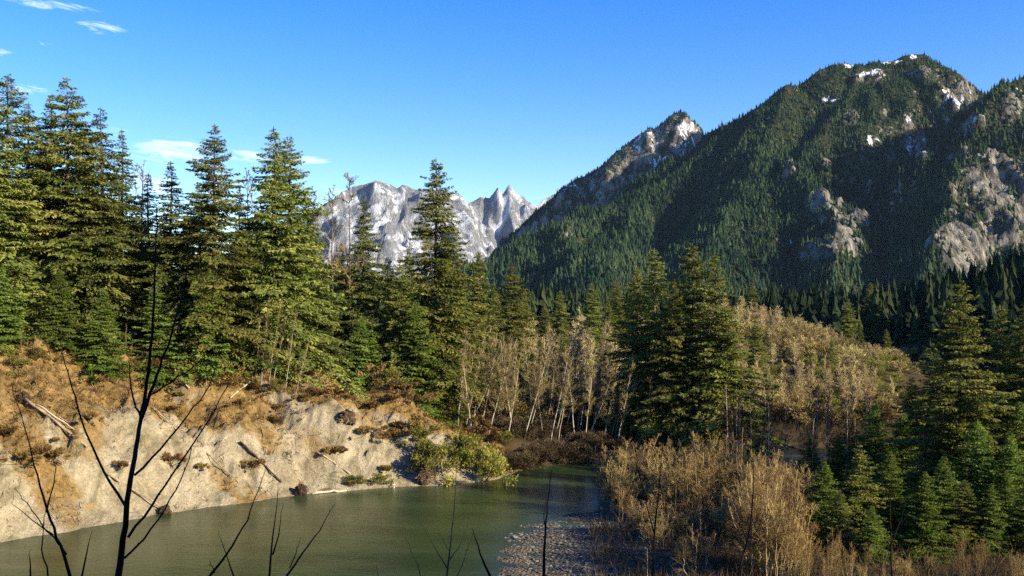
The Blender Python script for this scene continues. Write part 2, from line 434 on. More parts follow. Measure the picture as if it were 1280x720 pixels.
# ------------------------------------------------------------------ mountains
class Massif:
    def __init__(s, x0, x1, y0, y1, step, ridges, amp, wl, seed, base=-30):
        s.xs = np.arange(x0, x1 + 1, step); s.ys = np.arange(y0, y1 + 1, step); s.step = step
        X, Y = np.meshgrid(s.xs, s.ys); h = np.full(X.shape, -400.0)
        wx = X + wl * .35 * fbm(X / wl / 1.3 + seed, Y / wl / 1.3, 3); wy = Y + wl * .35 * fbm(X / wl / 1.3, Y / wl / 1.3 + seed + 9, 3)
        near = np.full(X.shape, 1e9)
        for pts, front, back in ridges:
            W = np.array([P(*q) for q in pts])
            d0, _, _ = poly_dist(X, Y, W)
            k = sstep(0, wl * .8, d0)
            d, t, sd = poly_dist(X + (wx - X) * k, Y + (wy - Y) * k, W)
            i = np.clip(t.astype(int), 0, len(W) - 2); f = t - i
            zr = W[i, 2] * (1 - f) + W[i + 1, 2] * f
            xr = W[i, 0] * (1 - f) + W[i + 1, 0] * f; yr = W[i, 1] * (1 - f) + W[i + 1, 1] * f
            fr = np.clip(.5 + (yr - Y) / (d + 1) * .5, 0, 1)   # 1 = towards the valley
            sl = back + (front - back) * fr
            h = np.maximum(h, zr - sl * d); near = np.minimum(near, d)
        k = sstep(0, wl * .5, near)
        fall = ridged(X / wl + seed, Y / wl * .6, 5) - .4
        h = h + amp * fall * (.22 + .78 * k) * sstep(-60, 120, h)
        h = h + amp * .35 * fbm(X / wl * 4, Y / wl * 4, 4) * (.3 + .7 * k)
        s.X, s.Y, s.h = X, Y, h
        gy_, gx_ = np.gradient(h, step); s.slope = np.hypot(gx_, gy_); s.gx = gx_; s.gy = gy_
        s.px = CX + FPX * X / Y; s.py = HY - (h - CAMZ) / Y * FPX
    def obj(s, name, mat, attr, zmin=-25):
        ny, nx = s.h.shape; i, j = np.meshgrid(np.arange(nx - 1), np.arange(ny - 1))
        q = np.stack([j * nx + i, j * nx + i + 1, (j + 1) * nx + i + 1, (j + 1) * nx + i], -1).reshape(-1, 4)
        q = q[s.h.ravel()[q].max(1) > zmin]
        used, inv = np.unique(q, return_inverse=True)
        v = np.stack([s.X, s.Y, s.h], -1).reshape(-1, 3)[used]
        return link(name, mesh_np(name, v, quads=inv.reshape(q.shape), mats=[mat], smooth=True, attr={k: a.ravel()[used] for k, a in attr.items()}))
    def at(s, A, x, y):
        fx = np.clip((x - s.xs[0]) / s.step, 0, len(s.xs) - 1.001); fy = np.clip((y - s.ys[0]) / s.step, 0, len(s.ys) - 1.001)
        i = fx.astype(int); j = fy.astype(int); u = fx - i; v = fy - j
        return (A[j, i] * (1 - u) + A[j, i + 1] * u) * (1 - v) + (A[j + 1, i] * (1 - u) + A[j + 1, i + 1] * u) * v

RA = [(868, 194, 2720), (882, 175, 2710), (909, 162, 2700), (940, 144, 2690), (980, 124, 2700), (993, 112, 2700), (1024, 92, 2710), (1055, 84, 2720), (1078, 85, 2720), (1102, 77, 2720),
      (1138, 72, 2720), (1153, 74, 2720), (1180, 91, 2720), (1207, 108, 2720), (1235, 122, 2720), (1300, 126, 2750), (1420, 96, 2800)]
RB = [(905, 168, 2640), (880, 196, 2590), (850, 218, 2540), (818, 242, 2490), (773, 258, 2440), (729, 274, 2390), (684, 291, 2330), (640, 310, 2250), (560, 348, 2150), (480, 372, 2000)]
RC = [(600, 335, 3150), (640, 296, 3110), (667, 271, 3080), (693, 247, 3060), (724, 223, 3030), (751, 213, 3010), (769, 195, 2995), (791, 177, 2975), (811, 164, 2960), (822, 160, 2955), (840, 149, 2945), (851, 143, 2940), (859, 145, 2935), (863, 151, 2930), (872, 160, 2920), (879, 171, 2910), (884, 192, 2895)]
RD = [(1075, 82, 2700), (1060, 130, 2560), (1018, 178, 2380), (1000, 215, 2220), (1025, 250, 2050), (1045, 300, 1880), (1045, 350, 1740), (1040, 378, 1600)]
RD2 = [(985, 108, 2680), (955, 190, 2400), (930, 245, 2180), (900, 300, 1950), (860, 355, 1700)]
RB2 = [(800, 250, 2460), (780, 300, 2150), (750, 350, 1800)]
RE = [(1450, 40, 2250), (1340, 78, 2200), (1280, 104, 2160), (1258, 110, 2140), (1240, 126, 2090), (1222, 168, 2020), (1200, 215, 1930), (1182, 270, 1830), (1165, 325, 1720), (1150, 362, 1620)]
RE3 = [(1215, 185, 1990), (1250, 178, 1980), (1300, 172, 1960), (1380, 160, 1950), (1480, 150, 1950)]
mtn = Massif(-450, 2500, 1150, 3500, 6.5, [(RA, .95, .9), (RB, .5, .9), (RB2, .62, .62), (RD, .95, .95), (RD2, .62, .8), (RE, 1.35, .8), (RE3, 1.7, .5)], 62, 290, 2.0)
pk = Massif(-300, 1000, 2560, 3500, 8.0, [(RC, 1.25, 1.1), ([(795, 174, 2970), (790, 215, 2880), (775, 250, 2780)], 1.5, 1.5), ([(851, 143, 2940), (838, 185, 2860), (815, 225, 2760)], 1.5, 1.6), ([(724, 223, 3030), (735, 245, 2930)], 1.5, 1.5)], 52, 150, 6.0)

def blobs(M, specs):
    m = np.zeros(M.h.shape)
    nz = fbm(M.X * .012, M.h * .012 + M.Y * .006, 4)
    for px, py, rx, ry, a in specs:
        m = np.maximum(m, a * (1 - sstep(.55, 1.1, np.hypot((M.px - px) / rx, (M.py - py) / ry) + .95 * nz)))
    return m
rock_m = np.maximum(blobs(mtn, [(985, 215, 12, 14, 1), (1032, 208, 12, 16, 1), (1030, 268, 24, 26, 1), (1060, 300, 26, 36, .9), (1020, 325, 40, 12, .9),
                                (1195, 125, 30, 18, .85), (1215, 165, 18, 14, .8), (1150, 95, 16, 10, .7), (1090, 100, 22, 8, .7), (1060, 150, 12, 14, .7), (1150, 185, 26, 16, .75), (1245, 250, 62, 80, 1), (1205, 320, 50, 34, 1), (1290, 260, 60, 90, 1), (1268, 140, 22, 22, .7)]),
                    sstep(1.25, 1.7, mtn.slope + .3 * fbm(mtn.X * .02, mtn.Y * .02, 3)) * .45)
_r = rock_m * sstep(.2, .8, rock_m)
mtn.h = mtn.h + _r * (16 * ridged(mtn.X / 70, mtn.Y / 110, 4) + 8 * fbm(mtn.X / 22, mtn.Y / 30, 3) + 12 * ridged((mtn.X * .85 + mtn.Y * .3) / 34, mtn.Y / 170, 3) - 12)
snow_m = np.maximum(blobs(mtn, [(1040, 126, 16, 8, 1), (1062, 82, 10, 5, 1), (1090, 95, 22, 6, .8), (1115, 78, 20, 5, .7), (1140, 71, 5, 3, 1), (1000, 112, 8, 5, .7), (1190, 130, 22, 12, .72),
                                (1135, 150, 10, 8, .7), (1215, 160, 10, 8, .72), (960, 150, 4, 6, .6), (1150, 185, 20, 12, .62), (1090, 175, 9, 8, .68), (1270, 115, 14, 8, .6)]), 0)
mo = tag(mtn.obj('mountain', M_MTN, {'rock': rock_m, 'snow': snow_m}), 'broad forested mountain with grey cliffs and snow streaked summit', 'mountain', kind='structure')
pk_rock = sstep(.5, 1.0, pk.slope) * .9 + .15
pk_snow = blobs(pk, [(835, 205, 40, 12, .66), (855, 175, 22, 20, .6), (815, 175, 30, 18, .5), (720, 235, 20, 10, .45)])
tag(pk.obj('rocky_peak', M_MTN, {'rock': pk_rock, 'snow': pk_snow}), 'bare pointed rocky peak behind the forested mountain shoulder', 'rocky peak', kind='structure')
ZP = lambda pts, d: [(a, b, d + e) for a, b, e in pts]
RF = [(330, 300, 0), (397, 262, 0), (419, 248, 0), (443, 236, 0), (463, 230, 0), (482, 231, 0), (496, 237, 0), (504, 231, 0), (516, 238, 0), (540, 240, 0), (559, 243, 100), (574, 247, 200), (588, 262, 300)]
RG = [(580, 262, 300), (601, 245, 300), (613, 249, 300), (624, 238, 250), (629, 246, 250), (637, 233, 250), (645, 245, 250), (652, 246, 250), (664, 254, 300), (672, 257, 300), (684, 249, 400), (700, 246, 500), (740, 262, 600)]
spurs = [([(443, 236, 8000), (455, 290, 7500), (450, 340, 7100)], 1.0, 1.0), ([(504, 231, 8000), (507, 270, 7800), (512, 330, 7300)], 2.6, 2.6), ([(559, 243, 8100), (570, 300, 7500), (575, 340, 7200)], 1.1, 1.1),
         ([(613, 249, 8300), (612, 290, 8000), (615, 330, 7600)], 1.3, 1.3), ([(637, 233, 8250), (640, 280, 8000), (650, 330, 7600)], 1.7, 1.7)]
snowy = Massif(-2700, 1300, 6900, 9400, 16.0, [(ZP(RF, 8000), 1.0, 1.2), (ZP(RG, 8000), 1.6, 1.6)] + spurs, 130, 360, 11.0)
tag(snowy.obj('snowy_mountains', M_PEAK, {'rock': np.ones(snowy.h.shape), 'snow': .47 - .10 * sstep(.9, 2.2, snowy.slope)}, 60), 'jagged snow dusted grey peaks on the far horizon', 'mountain range', kind='structure')

# far forest on the mountain
def visible(M, x, y, z, top=14, tol=6, n=70):
    ok = np.ones(len(x), bool)
    for f in np.linspace(.45, .985, n):
        xx, yy = x * f, y * f; zz = CAMZ + (z + top - CAMZ) * f
        inside = (xx > M.xs[0]) & (xx < M.xs[-1]) & (yy > M.ys[0])
        ok &= ~(inside & (M.at(M.h, xx, yy) > zz + tol))
    return ok
def cone_forest(name, x, y, z, hts, mat, seed, tiers=((.04, .55, .24), (.30, .80, .165), (.58, 1.0, .095)), k=6):
    r = np.random.default_rng(seed); n = len(x)
    tint = np.clip(.45 + .28 * r.normal(size=n) + .8 * fbm(x * .006, y * .006, 4), 0, 1)
    V, Q, Tt = [], [], []
    off = 0
    for lo, hi, rr in tiers:
        ang = r.uniform(0, 6.28, n)[:, None] + np.arange(k)[None] * 2 * np.pi / k
        rr_ = hts[:, None] * rr * r.uniform(.35, 1.45, (n, k)); zz = z[:, None] + hts[:, None] * (lo + r.uniform(-.06, .06, (n, k)))
        ring = np.stack([x[:, None] + rr_ * np.cos(ang), y[:, None] + rr_ * np.sin(ang), zz], -1)
        ap = np.stack([x, y, z + hts * hi], -1)[:, None]
        v = np.concatenate([ring, ap], 1).reshape(-1, 3)
        b = (np.arange(n) * (k + 1))[:, None]; i = np.arange(k)[None]
        t = np.stack([b + i, b + (i + 1) % k, b + k + 0 * i], -1).reshape(-1, 3) + off
        V.append(v); Tt.append(t); off += len(v)
    return link(name, mesh_np(name, np.concatenate(V), tris=np.concatenate(Tt), mats=[mat], attr={'tint': np.concatenate([np.repeat(tint, k + 1)] * len(tiers))}))
def scatter(M, n, seed, rock, snow, hmin=5):
    r = np.random.default_rng(seed)
    x = r.uniform(M.xs[0], M.xs[-1], n); y = r.uniform(M.ys[0], M.ys[-1], n); z = M.at(M.h, x, y)
    px = CX + FPX * x / y
    rk = M.at(rock, x, y); sn = M.at(snow, x, y)
    clump = fbm(x * .02, y * .02, 3)
    keep = (px > 380) & (px < 1420) & (z > hmin) & (r.uniform(0, 1, n) > rk * .86 + .9 * clump) & (r.uniform(0, 1, n) > sn * 1.25)
    x, y, z = x[keep], y[keep], z[keep]
    v = visible(M, x, y, z); return x[v], y[v], z[v], r
x, y, z, r = scatter(mtn, 250000, 21, rock_m, snow_m)
hts = (np.clip(r.gamma(6, 2.0, len(x)) * (1 + .5 * fbm(x * .009, y * .009, 3)), 4, 27) * (1 - .38 * sstep(350, 700, z)))
x2, y2, z2, r = scatter(pk, 60000, 22, np.clip(pk_rock * (.62 + .36 * sstep(745, 800, pk.px) * (1 - sstep(215, 250, pk.py))), 0, .95), pk_snow)
h2 = r.uniform(7, 14, len(x2))
print('far trees', len(x), len(x2))
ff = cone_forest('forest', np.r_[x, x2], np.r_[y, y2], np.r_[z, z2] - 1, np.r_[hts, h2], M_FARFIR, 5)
tag(ff, 'dark green conifer forest covering the mountain slopes', 'forest', kind='stuff')

# valley-floor forest between the river wood and the mountain foot, and the shaded ridge on the right
r = np.random.default_rng(31)
n = 26000
d = r.uniform(330, 1750, n); px = r.uniform(330, 1500, n); x = (px - CX) / FPX * d
z = np.maximum(ground_base(x, d)[0], 0)
keep = (r.uniform(0, 1, n) < np.clip(d / 1750, .25, 1)) & ~((x < 150) & (d < 360)) 
x, d, z, px = x[keep], d[keep], z[keep], px[keep]
zm = mtn.at(mtn.h, x, np.maximum(d, 1150)); keep = ~((d > 1150) & (zm > z)); x, d, z = x[keep], d[keep], z[keep]
ha = r.uniform(13, 27, len(x))
# ridge to the right of the frame
n = 2600
xr = r.normal(360, 110, n); yr = r.normal(390, 100, n); keep = (yr > 190) & (xr > 130) & (xr > .42 * yr)
xr, yr = xr[keep], yr[keep]; zr = ground_base(xr, yr)[0]
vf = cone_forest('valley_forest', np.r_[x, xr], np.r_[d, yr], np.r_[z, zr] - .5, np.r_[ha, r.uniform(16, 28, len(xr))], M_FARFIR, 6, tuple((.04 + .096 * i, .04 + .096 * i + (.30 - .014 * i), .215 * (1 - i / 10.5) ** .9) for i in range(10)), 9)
tag(vf, 'dark conifer wood on the shaded valley floor below the mountain', 'forest', kind='stuff')

# ------------------------------------------------------------------ tree generators
def conifer(seed, H=30.0, R=4.6, base=.08, pw=.8, spacing=.55, per=6, spray=.55, dens=9.0, droop=.35, mat=M_FIR, gaps=.18, ragged=.3, up=.25):
    r = np.random.default_rng(seed)
    crown = Acc()
    hs = []; h = base * H
    while h < H * .985:
        t = (h / H - base) / (1 - base)
        for _ in range(max(3, int(round(per * (1 - .35 * t))))): hs.append(h + r.normal() * spacing * .9)
        h += spacing * (1 - .45 * t)
    hs = np.clip(np.array(hs), base * H * .7, H * .99); n = len(hs)
    t = np.clip((hs / H - base) / (1 - base), 0, 1)
    az = r.uniform(0, 2 * np.pi, n)
    prof = ((1 - t) ** pw * .85 + .15 * (1 - t) ** 1.6) * np.clip(.55 + t * 4, 0, 1)
    lump = 1 + ragged * 1.3 * pnoise(az * 1.1 + seed, hs / H * 9 + seed * .7)
    L = R * prof * lump * np.clip(r.normal(1 - ragged * .35, ragged * .62, n), .25, 1.45) + .12
    keep = r.uniform(0, 1, n) > gaps * (1 - .6 * t); hs, t, az, L = hs[keep], t[keep], az[keep], L[keep]; n = len(hs)
    elev = up * (t * 2.0 - .75) + r.normal(0, .12, n)
    out = np.stack([np.cos(az), np.sin(az), 0 * az], -1); sd = np.stack([-np.sin(az), np.cos(az), 0 * az], -1)
    dr = droop * r.uniform(.6, 1.3, n) * (1 - .6 * t)
    def bp(i, s):
        return np.stack([out[i, 0] * L[i] * s, out[i, 1] * L[i] * s, hs[i] + L[i] * (np.tan(elev[i]) * s - dr[i] * s * s + .12 * s ** 4)], -1)
    idx = np.arange(n)
    ss = [0, .4, .75, 1]
    for a, b in zip(ss[:-1], ss[1:]):
        v, q = tubes(bp(idx, np.full(n, a)), bp(idx, np.full(n, b)), (.012 + .011 * L) * (1.05 - a), (.012 + .011 * L) * (1.05 - b), 3)
        crown.add(v, q, mat=1)
    cnt = np.maximum(8, (dens * L * (.75 + .25 * L / R)).astype(int) + 6)
    bi = np.repeat(np.arange(n), cnt); m = len(bi)
    s = r.uniform(.06, 1.0, m) ** .75
    sgn = np.where(r.uniform(0, 1, m) < .5, -1., 1.)
    lat = sgn * r.uniform(0, 1, m) * (.34 * L[bi] * (1.02 - s) + .10) * np.clip(s * 3, .3, 1)
    p = bp(bi, s) + sd[bi] * lat[:, None]; p[:, 2] -= np.abs(lat) * .22 + r.uniform(-.04, .14, m) * spray
    fwd = unit(out[bi] * r.uniform(.4, 1.0, m)[:, None] + sd[bi] * (sgn * r.uniform(.1, 1.0, m))[:, None] + np.array([0, 0, 1.]) * r.normal(-.5, .4, m)[:, None])
    side = unit(np.cross(fwd, unit(np.array([0, 0, .7]) + .5 * out[bi] + r.normal(0, .5, (m, 3)))))
    ln = spray * r.uniform(.55, 1.45, m) * (.5 + .5 * np.clip(L[bi] / R * 2, 0, 1))
    v, q = kites(p, fwd, side, ln, ln * r.uniform(.13, .25, m))
    bt = np.clip(.5 + .20 * r.normal(size=n) + .35 * pnoise(az * .9 + 5, hs * .35), 0, 1)
    tint = np.clip(bt[bi] + r.normal(0, .13, m), 0, 1)
    crown.add(v, q, mat=0, tint=np.repeat(tint, 4))
    # leader
    v, q = kites(np.array([[0, 0, H * .965]]), np.array([[0, 0, 1.]]), np.array([[1., 0, 0]]), np.array([H * .04]), np.array([.09]))
    crown.add(v, q)
    trunk = Acc()
    zz = np.linspace(-.8, H * .98, 14); wob = .004 * H * np.stack([np.sin(zz * .21 + seed), np.cos(zz * .17 + seed), 0 * zz], -1)
    v, q, tt = pipe(np.stack([0 * zz, 0 * zz, zz], -1) + wob * np.clip(zz / H, 0, 1)[:, None], np.maximum(.0115 * H * (1 - zz / H) ** .85, .012) * np.where(zz < 0, 1.35, 1), 7)
    trunk.add(v, q, tt)
    nb = 16; zb = r.uniform(.05 * H, (base + .12) * H, nb); a = r.uniform(0, 6.28, nb); lb = r.uniform(.4, 1.6, nb)
    p0 = np.stack([0 * zb, 0 * zb, zb], -1)
    v, q = tubes(p0, p0 + np.stack([np.cos(a) * lb, np.sin(a) * lb, -.2 * lb], -1), np.full(nb, .035), np.full(nb, .008), 3); trunk.add(v, q)
    return trunk.mesh('conifer_trunk', [M_BARK], True), crown.mesh('conifer_crown', [mat, M_DARKWOOD]), H

def bare(seed, H=17.0, spread=3.2, first=.35, nb=26, sub=7, tw=6, rt=.15, rtw=.02, lean=0.0, upang=.9, twigmat=M_TWIG, barkmat=M_ALDER, stems=1, wig=.25, fork=False, catkin=0):
    r = np.random.default_rng(seed)
    trunk = Acc(); cr = Acc()
    S0, S1, Ra, Rb, TI = [], [], [], [], []
    for st in range(stems):
        if stems > 1:
            aa = st * 2.4 + r.uniform(0, .6); ln0 = r.uniform(.02, .20); hh = H * r.uniform(.55, 1.0); b0 = np.array([math.cos(aa), math.sin(aa), 0]) * r.uniform(.1, 1.5)
        else: aa = 0; ln0 = lean; hh = H; b0 = np.zeros(3)
        n = 11; t = np.linspace(0, 1, n)
        w = np.cumsum(r.normal(0, wig * H / 100, (n, 2)), 0)
        pts = np.stack([b0[0] + math.cos(aa) * ln0 * hh * t ** 1.2 + w[:, 0], b0[1] + math.sin(aa) * ln0 * hh * t ** 1.2 + w[:, 1], hh * t - .5 * (t == 0)], -1)
        rr = np.maximum(rt * (1 - t) ** .8 + .018, .014) * (1 if stems == 1 else r.uniform(.55, 1))
        v, q, tt = pipe(pts, rr, 6); trunk.add(v, q, tt)
        nbb = nb if stems == 1 else max(5, nb // stems)
        tb = first + (1 - first) * np.sort(r.uniform(0, 1, nbb)) ** .85
        for tbi in tb:
            k = min(int(tbi * (n - 1)), n - 2); f = tbi * (n - 1) - k
            p = pts[k] * (1 - f) + pts[k + 1] * f
            a = r.uniform(0, 6.28); ln = spread * (1.15 - tbi) ** .6 * r.uniform(.5, 1.15) * (1 if stems == 1 else .8)
            ua = upang * r.uniform(.6, 1.3)
            dv = np.array([math.cos(a) * math.cos(ua), math.sin(a) * math.cos(ua), math.sin(ua)])
            m = 5; prev = p; r0 = max(.30 * rt * (1.15 - tbi), rtw * 1.3)
            tb0 = r.uniform(.2, .8)
            bpts = [p]
            for i in range(m):
                dv = unit(dv + r.normal(0, .16, 3) + np.array([0, 0, .07])); nxt = prev + dv * ln / m
                S0.append(prev); S1.append(nxt); Ra.append(r0 * (1 - i / m) + rtw); Rb.append(r0 * (1 - (i + 1) / m) + rtw); TI.append(tb0); prev = nxt; bpts.append(nxt)
            bpts = np.array(bpts)
            for _ in range(sub):
                u = r.uniform(.2, 1) * m; i = min(int(u), m - 1); q0 = bpts[i] + (bpts[i + 1] - bpts[i]) * (u - i)
                d2 = unit(dv * .7 + r.normal(0, .55, 3) + np.array([0, 0, .25])); l2 = ln * r.uniform(.22, .5)
                mid = q0 + d2 * l2 * .5; d3 = unit(d2 + r.normal(0, .25, 3) + np.array([0, 0, .15])); e = mid + d3 * l2 * .5
                S0 += [q0, mid]; S1 += [mid, e]; Ra += [rtw * 1.15, rtw]; Rb += [rtw, rtw * .7]; TI += [tb0] * 2
                for _ in range(tw):
                    w0 = q0 + (e - q0) * r.uniform(.15, 1); d4 = unit(d2 + r.normal(0, .7, 3) + np.array([0, 0, .2])); l4 = l2 * r.uniform(.25, .6)
                    S0.append(w0); S1.append(w0 + d4 * l4); Ra.append(rtw * .8); Rb.append(rtw * .4); TI.append(np.clip(tb0 + r.normal(0, .2), 0, 1))
    v, q = tubes(np.array(S0), np.array(S1), np.array(Ra), np.array(Rb), 3)
    cr.add(v, q, tint=np.repeat(np.array(TI), 6))
    return trunk.mesh('bare_trunk', [barkmat], True), cr.mesh('bare_crown', [twigmat]), H

def shrub(seed, W=3.0, H=2.5, n=2600, leaf=.22, mat=M_LEAFY, stems=14, clumps=16, lw=.25):
    r = np.random.default_rng(seed)
    a = Acc(); st = Acc()
    c = np.stack([r.normal(0, .33, clumps) * W, r.normal(0, .33, clumps) * W, r.uniform(.2, .9, clumps) * H], -1)
    c[:, 2] *= np.clip(1.15 - .55 * (np.hypot(c[:, 0], c[:, 1]) / (W * .6)) ** 2, .3, 1)
    ci = r.integers(0, clumps, n); rad_ = r.uniform(.6, 1.25, clumps) * .2 * (W + H) / 2
    p = c[ci] + unit(r.normal(size=(n, 3))) * (rad_[ci] * r.uniform(0, 1, n) ** .45)[:, None] * np.array([1, 1, .8])
    p[:, 2] = np.maximum(p[:, 2], .03)
    fwd = unit(unit(p - np.array([0, 0, H * .1])) + r.normal(0, .5, (n, 3)) + np.array([0, 0, .3])); side = unit(np.cross(fwd, r.normal(size=(n, 3))))
    ln = leaf * r.uniform(.6, 1.4, n)
    v, q = kites(p, fwd, side, ln, ln * lw)
    ct = r.uniform(.2, .8, clumps); a.add(v, q, tint=np.repeat(np.clip(ct[ci] + r.normal(0, .18, n), 0, 1), 4))
    e = c[r.integers(0, clumps, stems)]; b = e * np.array([.15, .15, 0]) - np.array([0, 0, .3]); m = (b + e) * .5 + r.normal(0, .1, (stems, 3))
    for s0, s1, r0, r1 in ((b, m, .035, .025), (m, e, .025, .01)):
        v, q = tubes(s0, s1, np.full(stems, r0), np.full(stems, r1), 4); st.add(v, q)
    return st.mesh('shrub_stems', [M_TWIGDARK]), a.mesh('shrub_leaves', [mat]), H

ORD = ('first second third fourth fifth sixth seventh eighth ninth tenth eleventh twelfth thirteenth fourteenth fifteenth sixteenth seventeenth eighteenth nineteenth twentieth '
       'twenty-first twenty-second twenty-third twenty-fourth twenty-fifth twenty-sixth twenty-seventh twenty-eighth twenty-ninth thirtieth thirty-first thirty-second thirty-third '
       'thirty-fourth thirty-fifth thirty-sixth thirty-seventh thirty-eighth thirty-ninth fortieth forty-first forty-second forty-third forty-fourth forty-fifth forty-sixth forty-seventh '
       'forty-eighth forty-ninth fiftieth').split()
ORD += ['fifty-%s' % o for o in ORD[:9]] + ['sixtieth'] + ['sixty-%s' % o for o in ORD[:9]]

def plant(name, var, x, y, H, label, cat, group=None, wide=1.0, rz=None, lean=0.0, leanaz=0.0, parts=('trunk', 'crown'), sink=.0, z=None):
    tm, cm, H0 = var
    s = H / H0
    root = empty(name, (x, y, (gz(x, y) if z is None else z) - sink), label, cat, group, scale=(s * wide, s * wide, s))
    a = random.uniform(0, 6.28) if rz is None else rz
    # spin the tree, then lean it
    root.rotation_mode = 'QUATERNION'
    qs = Matrix.Rotation(lean, 4, Vector((-math.sin(leanaz), math.cos(leanaz), 0))) @ Matrix.Rotation(a, 4, 'Z')
    root.rotation_quaternion = qs.to_quaternion()
    link(parts[0], tm, root); link(parts[1], cm, root)
    return root

def at_px(px, d): return (px - CX) / FPX * d

# ------------------------------------------------------------------ conifer variants
FIRS = [conifer(11, 34, 7.6, .07, .76, .54, 8, .44, 30, .45, M_FIR, .14, .40), conifer(12, 34, 6.6, .08, .82, .50, 8, .40, 32, .55, M_FIRD, .18, .44),
        conifer(13, 34, 8.4, .05, .72, .56, 8, .46, 29, .42, M_FIR, .13, .42), conifer(14, 34, 5.4, .10, .88, .50, 7, .40, 34, .6, M_FIRD, .2, .5)]
SPRUCE = [conifer(15, 16, 4.6, .02, .82, .36, 8, .32, 38, .22, M_YOUNG, .10, .38, .35), conifer(16, 16, 4.0, .02, .88, .34, 8, .30, 40, .28, M_YOUNG, .12, .42, .35), conifer(19, 16, 4.8, .03, .78, .40, 8, .32, 38, .3, M_FIR, .15, .45, .3)]
OLDFIR = [conifer(17, 28, 7.2, .05, .76, .52, 8, .40, 34, .38, M_FIR, .14, .46), conifer(18, 28, 6.4, .06, .82, .50, 8, .38, 36, .46, M_FIR, .16, .48)]

def put_conifer(px, pytop, d, var, label, cat='conifer', group=None, name='conifer_tree', wide=1.0, lean=0.0, leanaz=0.0):
    x = at_px(px, d); z0 = gz(x, d); top = CAMZ + (HY - pytop) / FPX * d
    return plant(name, var, x, d, top - z0, label, cat, group, wide * 1.2, lean=lean, leanaz=leanaz, sink=.3, z=z0)

G_L = 'tall conifers along the top of the left bluff'
left = [
    (8, 86, 136, 0, 1.05, 'tall conifer with the highest pointed top at the very edge of the bluff wood'),
    (36, 124, 142, 1, 1.1, 'dark conifer with a thin crown just behind the highest edge conifer'),
    (84, 92, 140, 2, 1.0, 'tall broad conifer with an open ragged top, second highest in the bluff wood'),
    (62, 118, 146, 3, 1.2, 'slim dark conifer tucked against the tall ragged topped conifer'),
    (104, 150, 150, 0, 1.0, 'shaded conifer filling the gap behind the tall ragged topped conifer'),
    (126, 130, 141, 1, 1.1, 'tall conifer with a spiky narrow top standing before the pinkish bare tree'),
    (152, 158, 148, 3, 1.0, 'skinny conifer with a wispy spire beside the pinkish bare tree'),
    (186, 214, 150, 3, 1.1, 'low brownish conifer spire in the dip of the bluff wood skyline'),
    (213, 198, 144, 3, 1.25, 'thin conifer spire standing just before the big cone shaped conifer'),
    (234, 262, 150, 1, 1.0, 'dark lower conifer squeezed between the thin spire and cone shaped conifer'),
    (268, 152, 143, 2, .95, 'big cone shaped conifer standing alone in the middle of the bluff skyline'),
    (300, 232, 152, 1, 1.0, 'dark conifer in the gap between the cone shaped and twin topped conifers'),
    (342, 155, 150, 0, 1.0, 'tall conifer, pointed half of the twin topped pair on the bluff'),
    (362, 166, 156, 2, .95, 'tall conifer, blunter half of the twin topped pair on the bluff'),
    (384, 238, 160, 1, 1.0, 'conifer with a dark sloping edge below the twin topped pair'),
    (-14, 150, 132, 2, 1.0, 'bright conifer cut off by the picture edge at the bluff'),
    (402, 318, 158, 3, 1.2, 'short olive conifer before the dead topped trees'),
    (455, 240, 168, 1, .95, 'narrow conifer between dead bare tops in front of the snowy peaks'),
    (545, 194, 172, 0, 1.0, 'tall conifer with layered branches standing before the snowy peaks'),
    (500, 318, 165, 2, .8, 'dark bushy conifer at the shoulder of the layered tall conifer'),
    (598, 312, 184, 2, .9, 'pale olive conifer rising behind the leaning alder grove'),
    (575, 330, 178, 1, .9, 'dull green conifer just behind the layered tall conifer'),
    (430, 330, 172, 1, 1.0, 'low dark conifer under the narrow conifer by the dead tops'),
    (20, 210, 152, 1, 1.2, 'shaded conifer deep behind the highest edge conifer'),
    (170, 262, 154, 2, .9, 'shaded conifer behind the pinkish bare tree'),
    (205, 262, 158, 0, 1.0, 'deep green conifer behind the thin spire by the dip'),
    (320, 262, 164, 2, .9, 'shaded conifer behind the twin topped pair'),
    (250, 225, 160, 0, 1.0, 'shaded conifer behind the big cone shaped conifer'),
    (140, 225, 160, 1, 1.2, 'shaded conifer behind the spiky narrow topped conifer'),
    (60, 215, 160, 2, 1.0, 'shaded conifer behind the slim dark conifer'),
    (100, 240, 165, 2, 1.0, 'deepest shaded conifer behind the tall ragged topped conifer'),
    (-40, 120, 145, 0, 1.0, None),
    (185, 300, 172, 2, 1.1, 'low shaded conifer far behind the thin spire, filling the skyline dip'),
    (230, 290, 176, 0, 1.1, 'low shaded conifer far behind the squeezed dark conifer'),
    (300, 290, 180, 2, 1.1, 'low shaded conifer far behind the gap beside the cone shaped conifer'),
    (425, 305, 186, 2, 1.0, 'conifer screening the foot of the snowy peaks beside the dead tops'),
    (485, 318, 190, 0, 1.0, 'conifer screening the snowy peaks between narrow and layered conifers'),
    (512, 300, 188, 1, 1.0, 'conifer screening the snowy peaks just behind the layered tall conifer'),
    (640, 330, 200, 2, 1.0, 'conifer far behind the alders under the end of the snowy peaks'),
    (400, 345, 182, 0, 1.1, 'low shaded conifer far behind the short olive conifer'),
]
for px, py, d, v, w, lab in left:
    put_conifer(px, py, d, FIRS[v], lab or 'tall conifer at the very edge of the bluff wood, mostly cut off', 'conifer', G_L, wide=w)
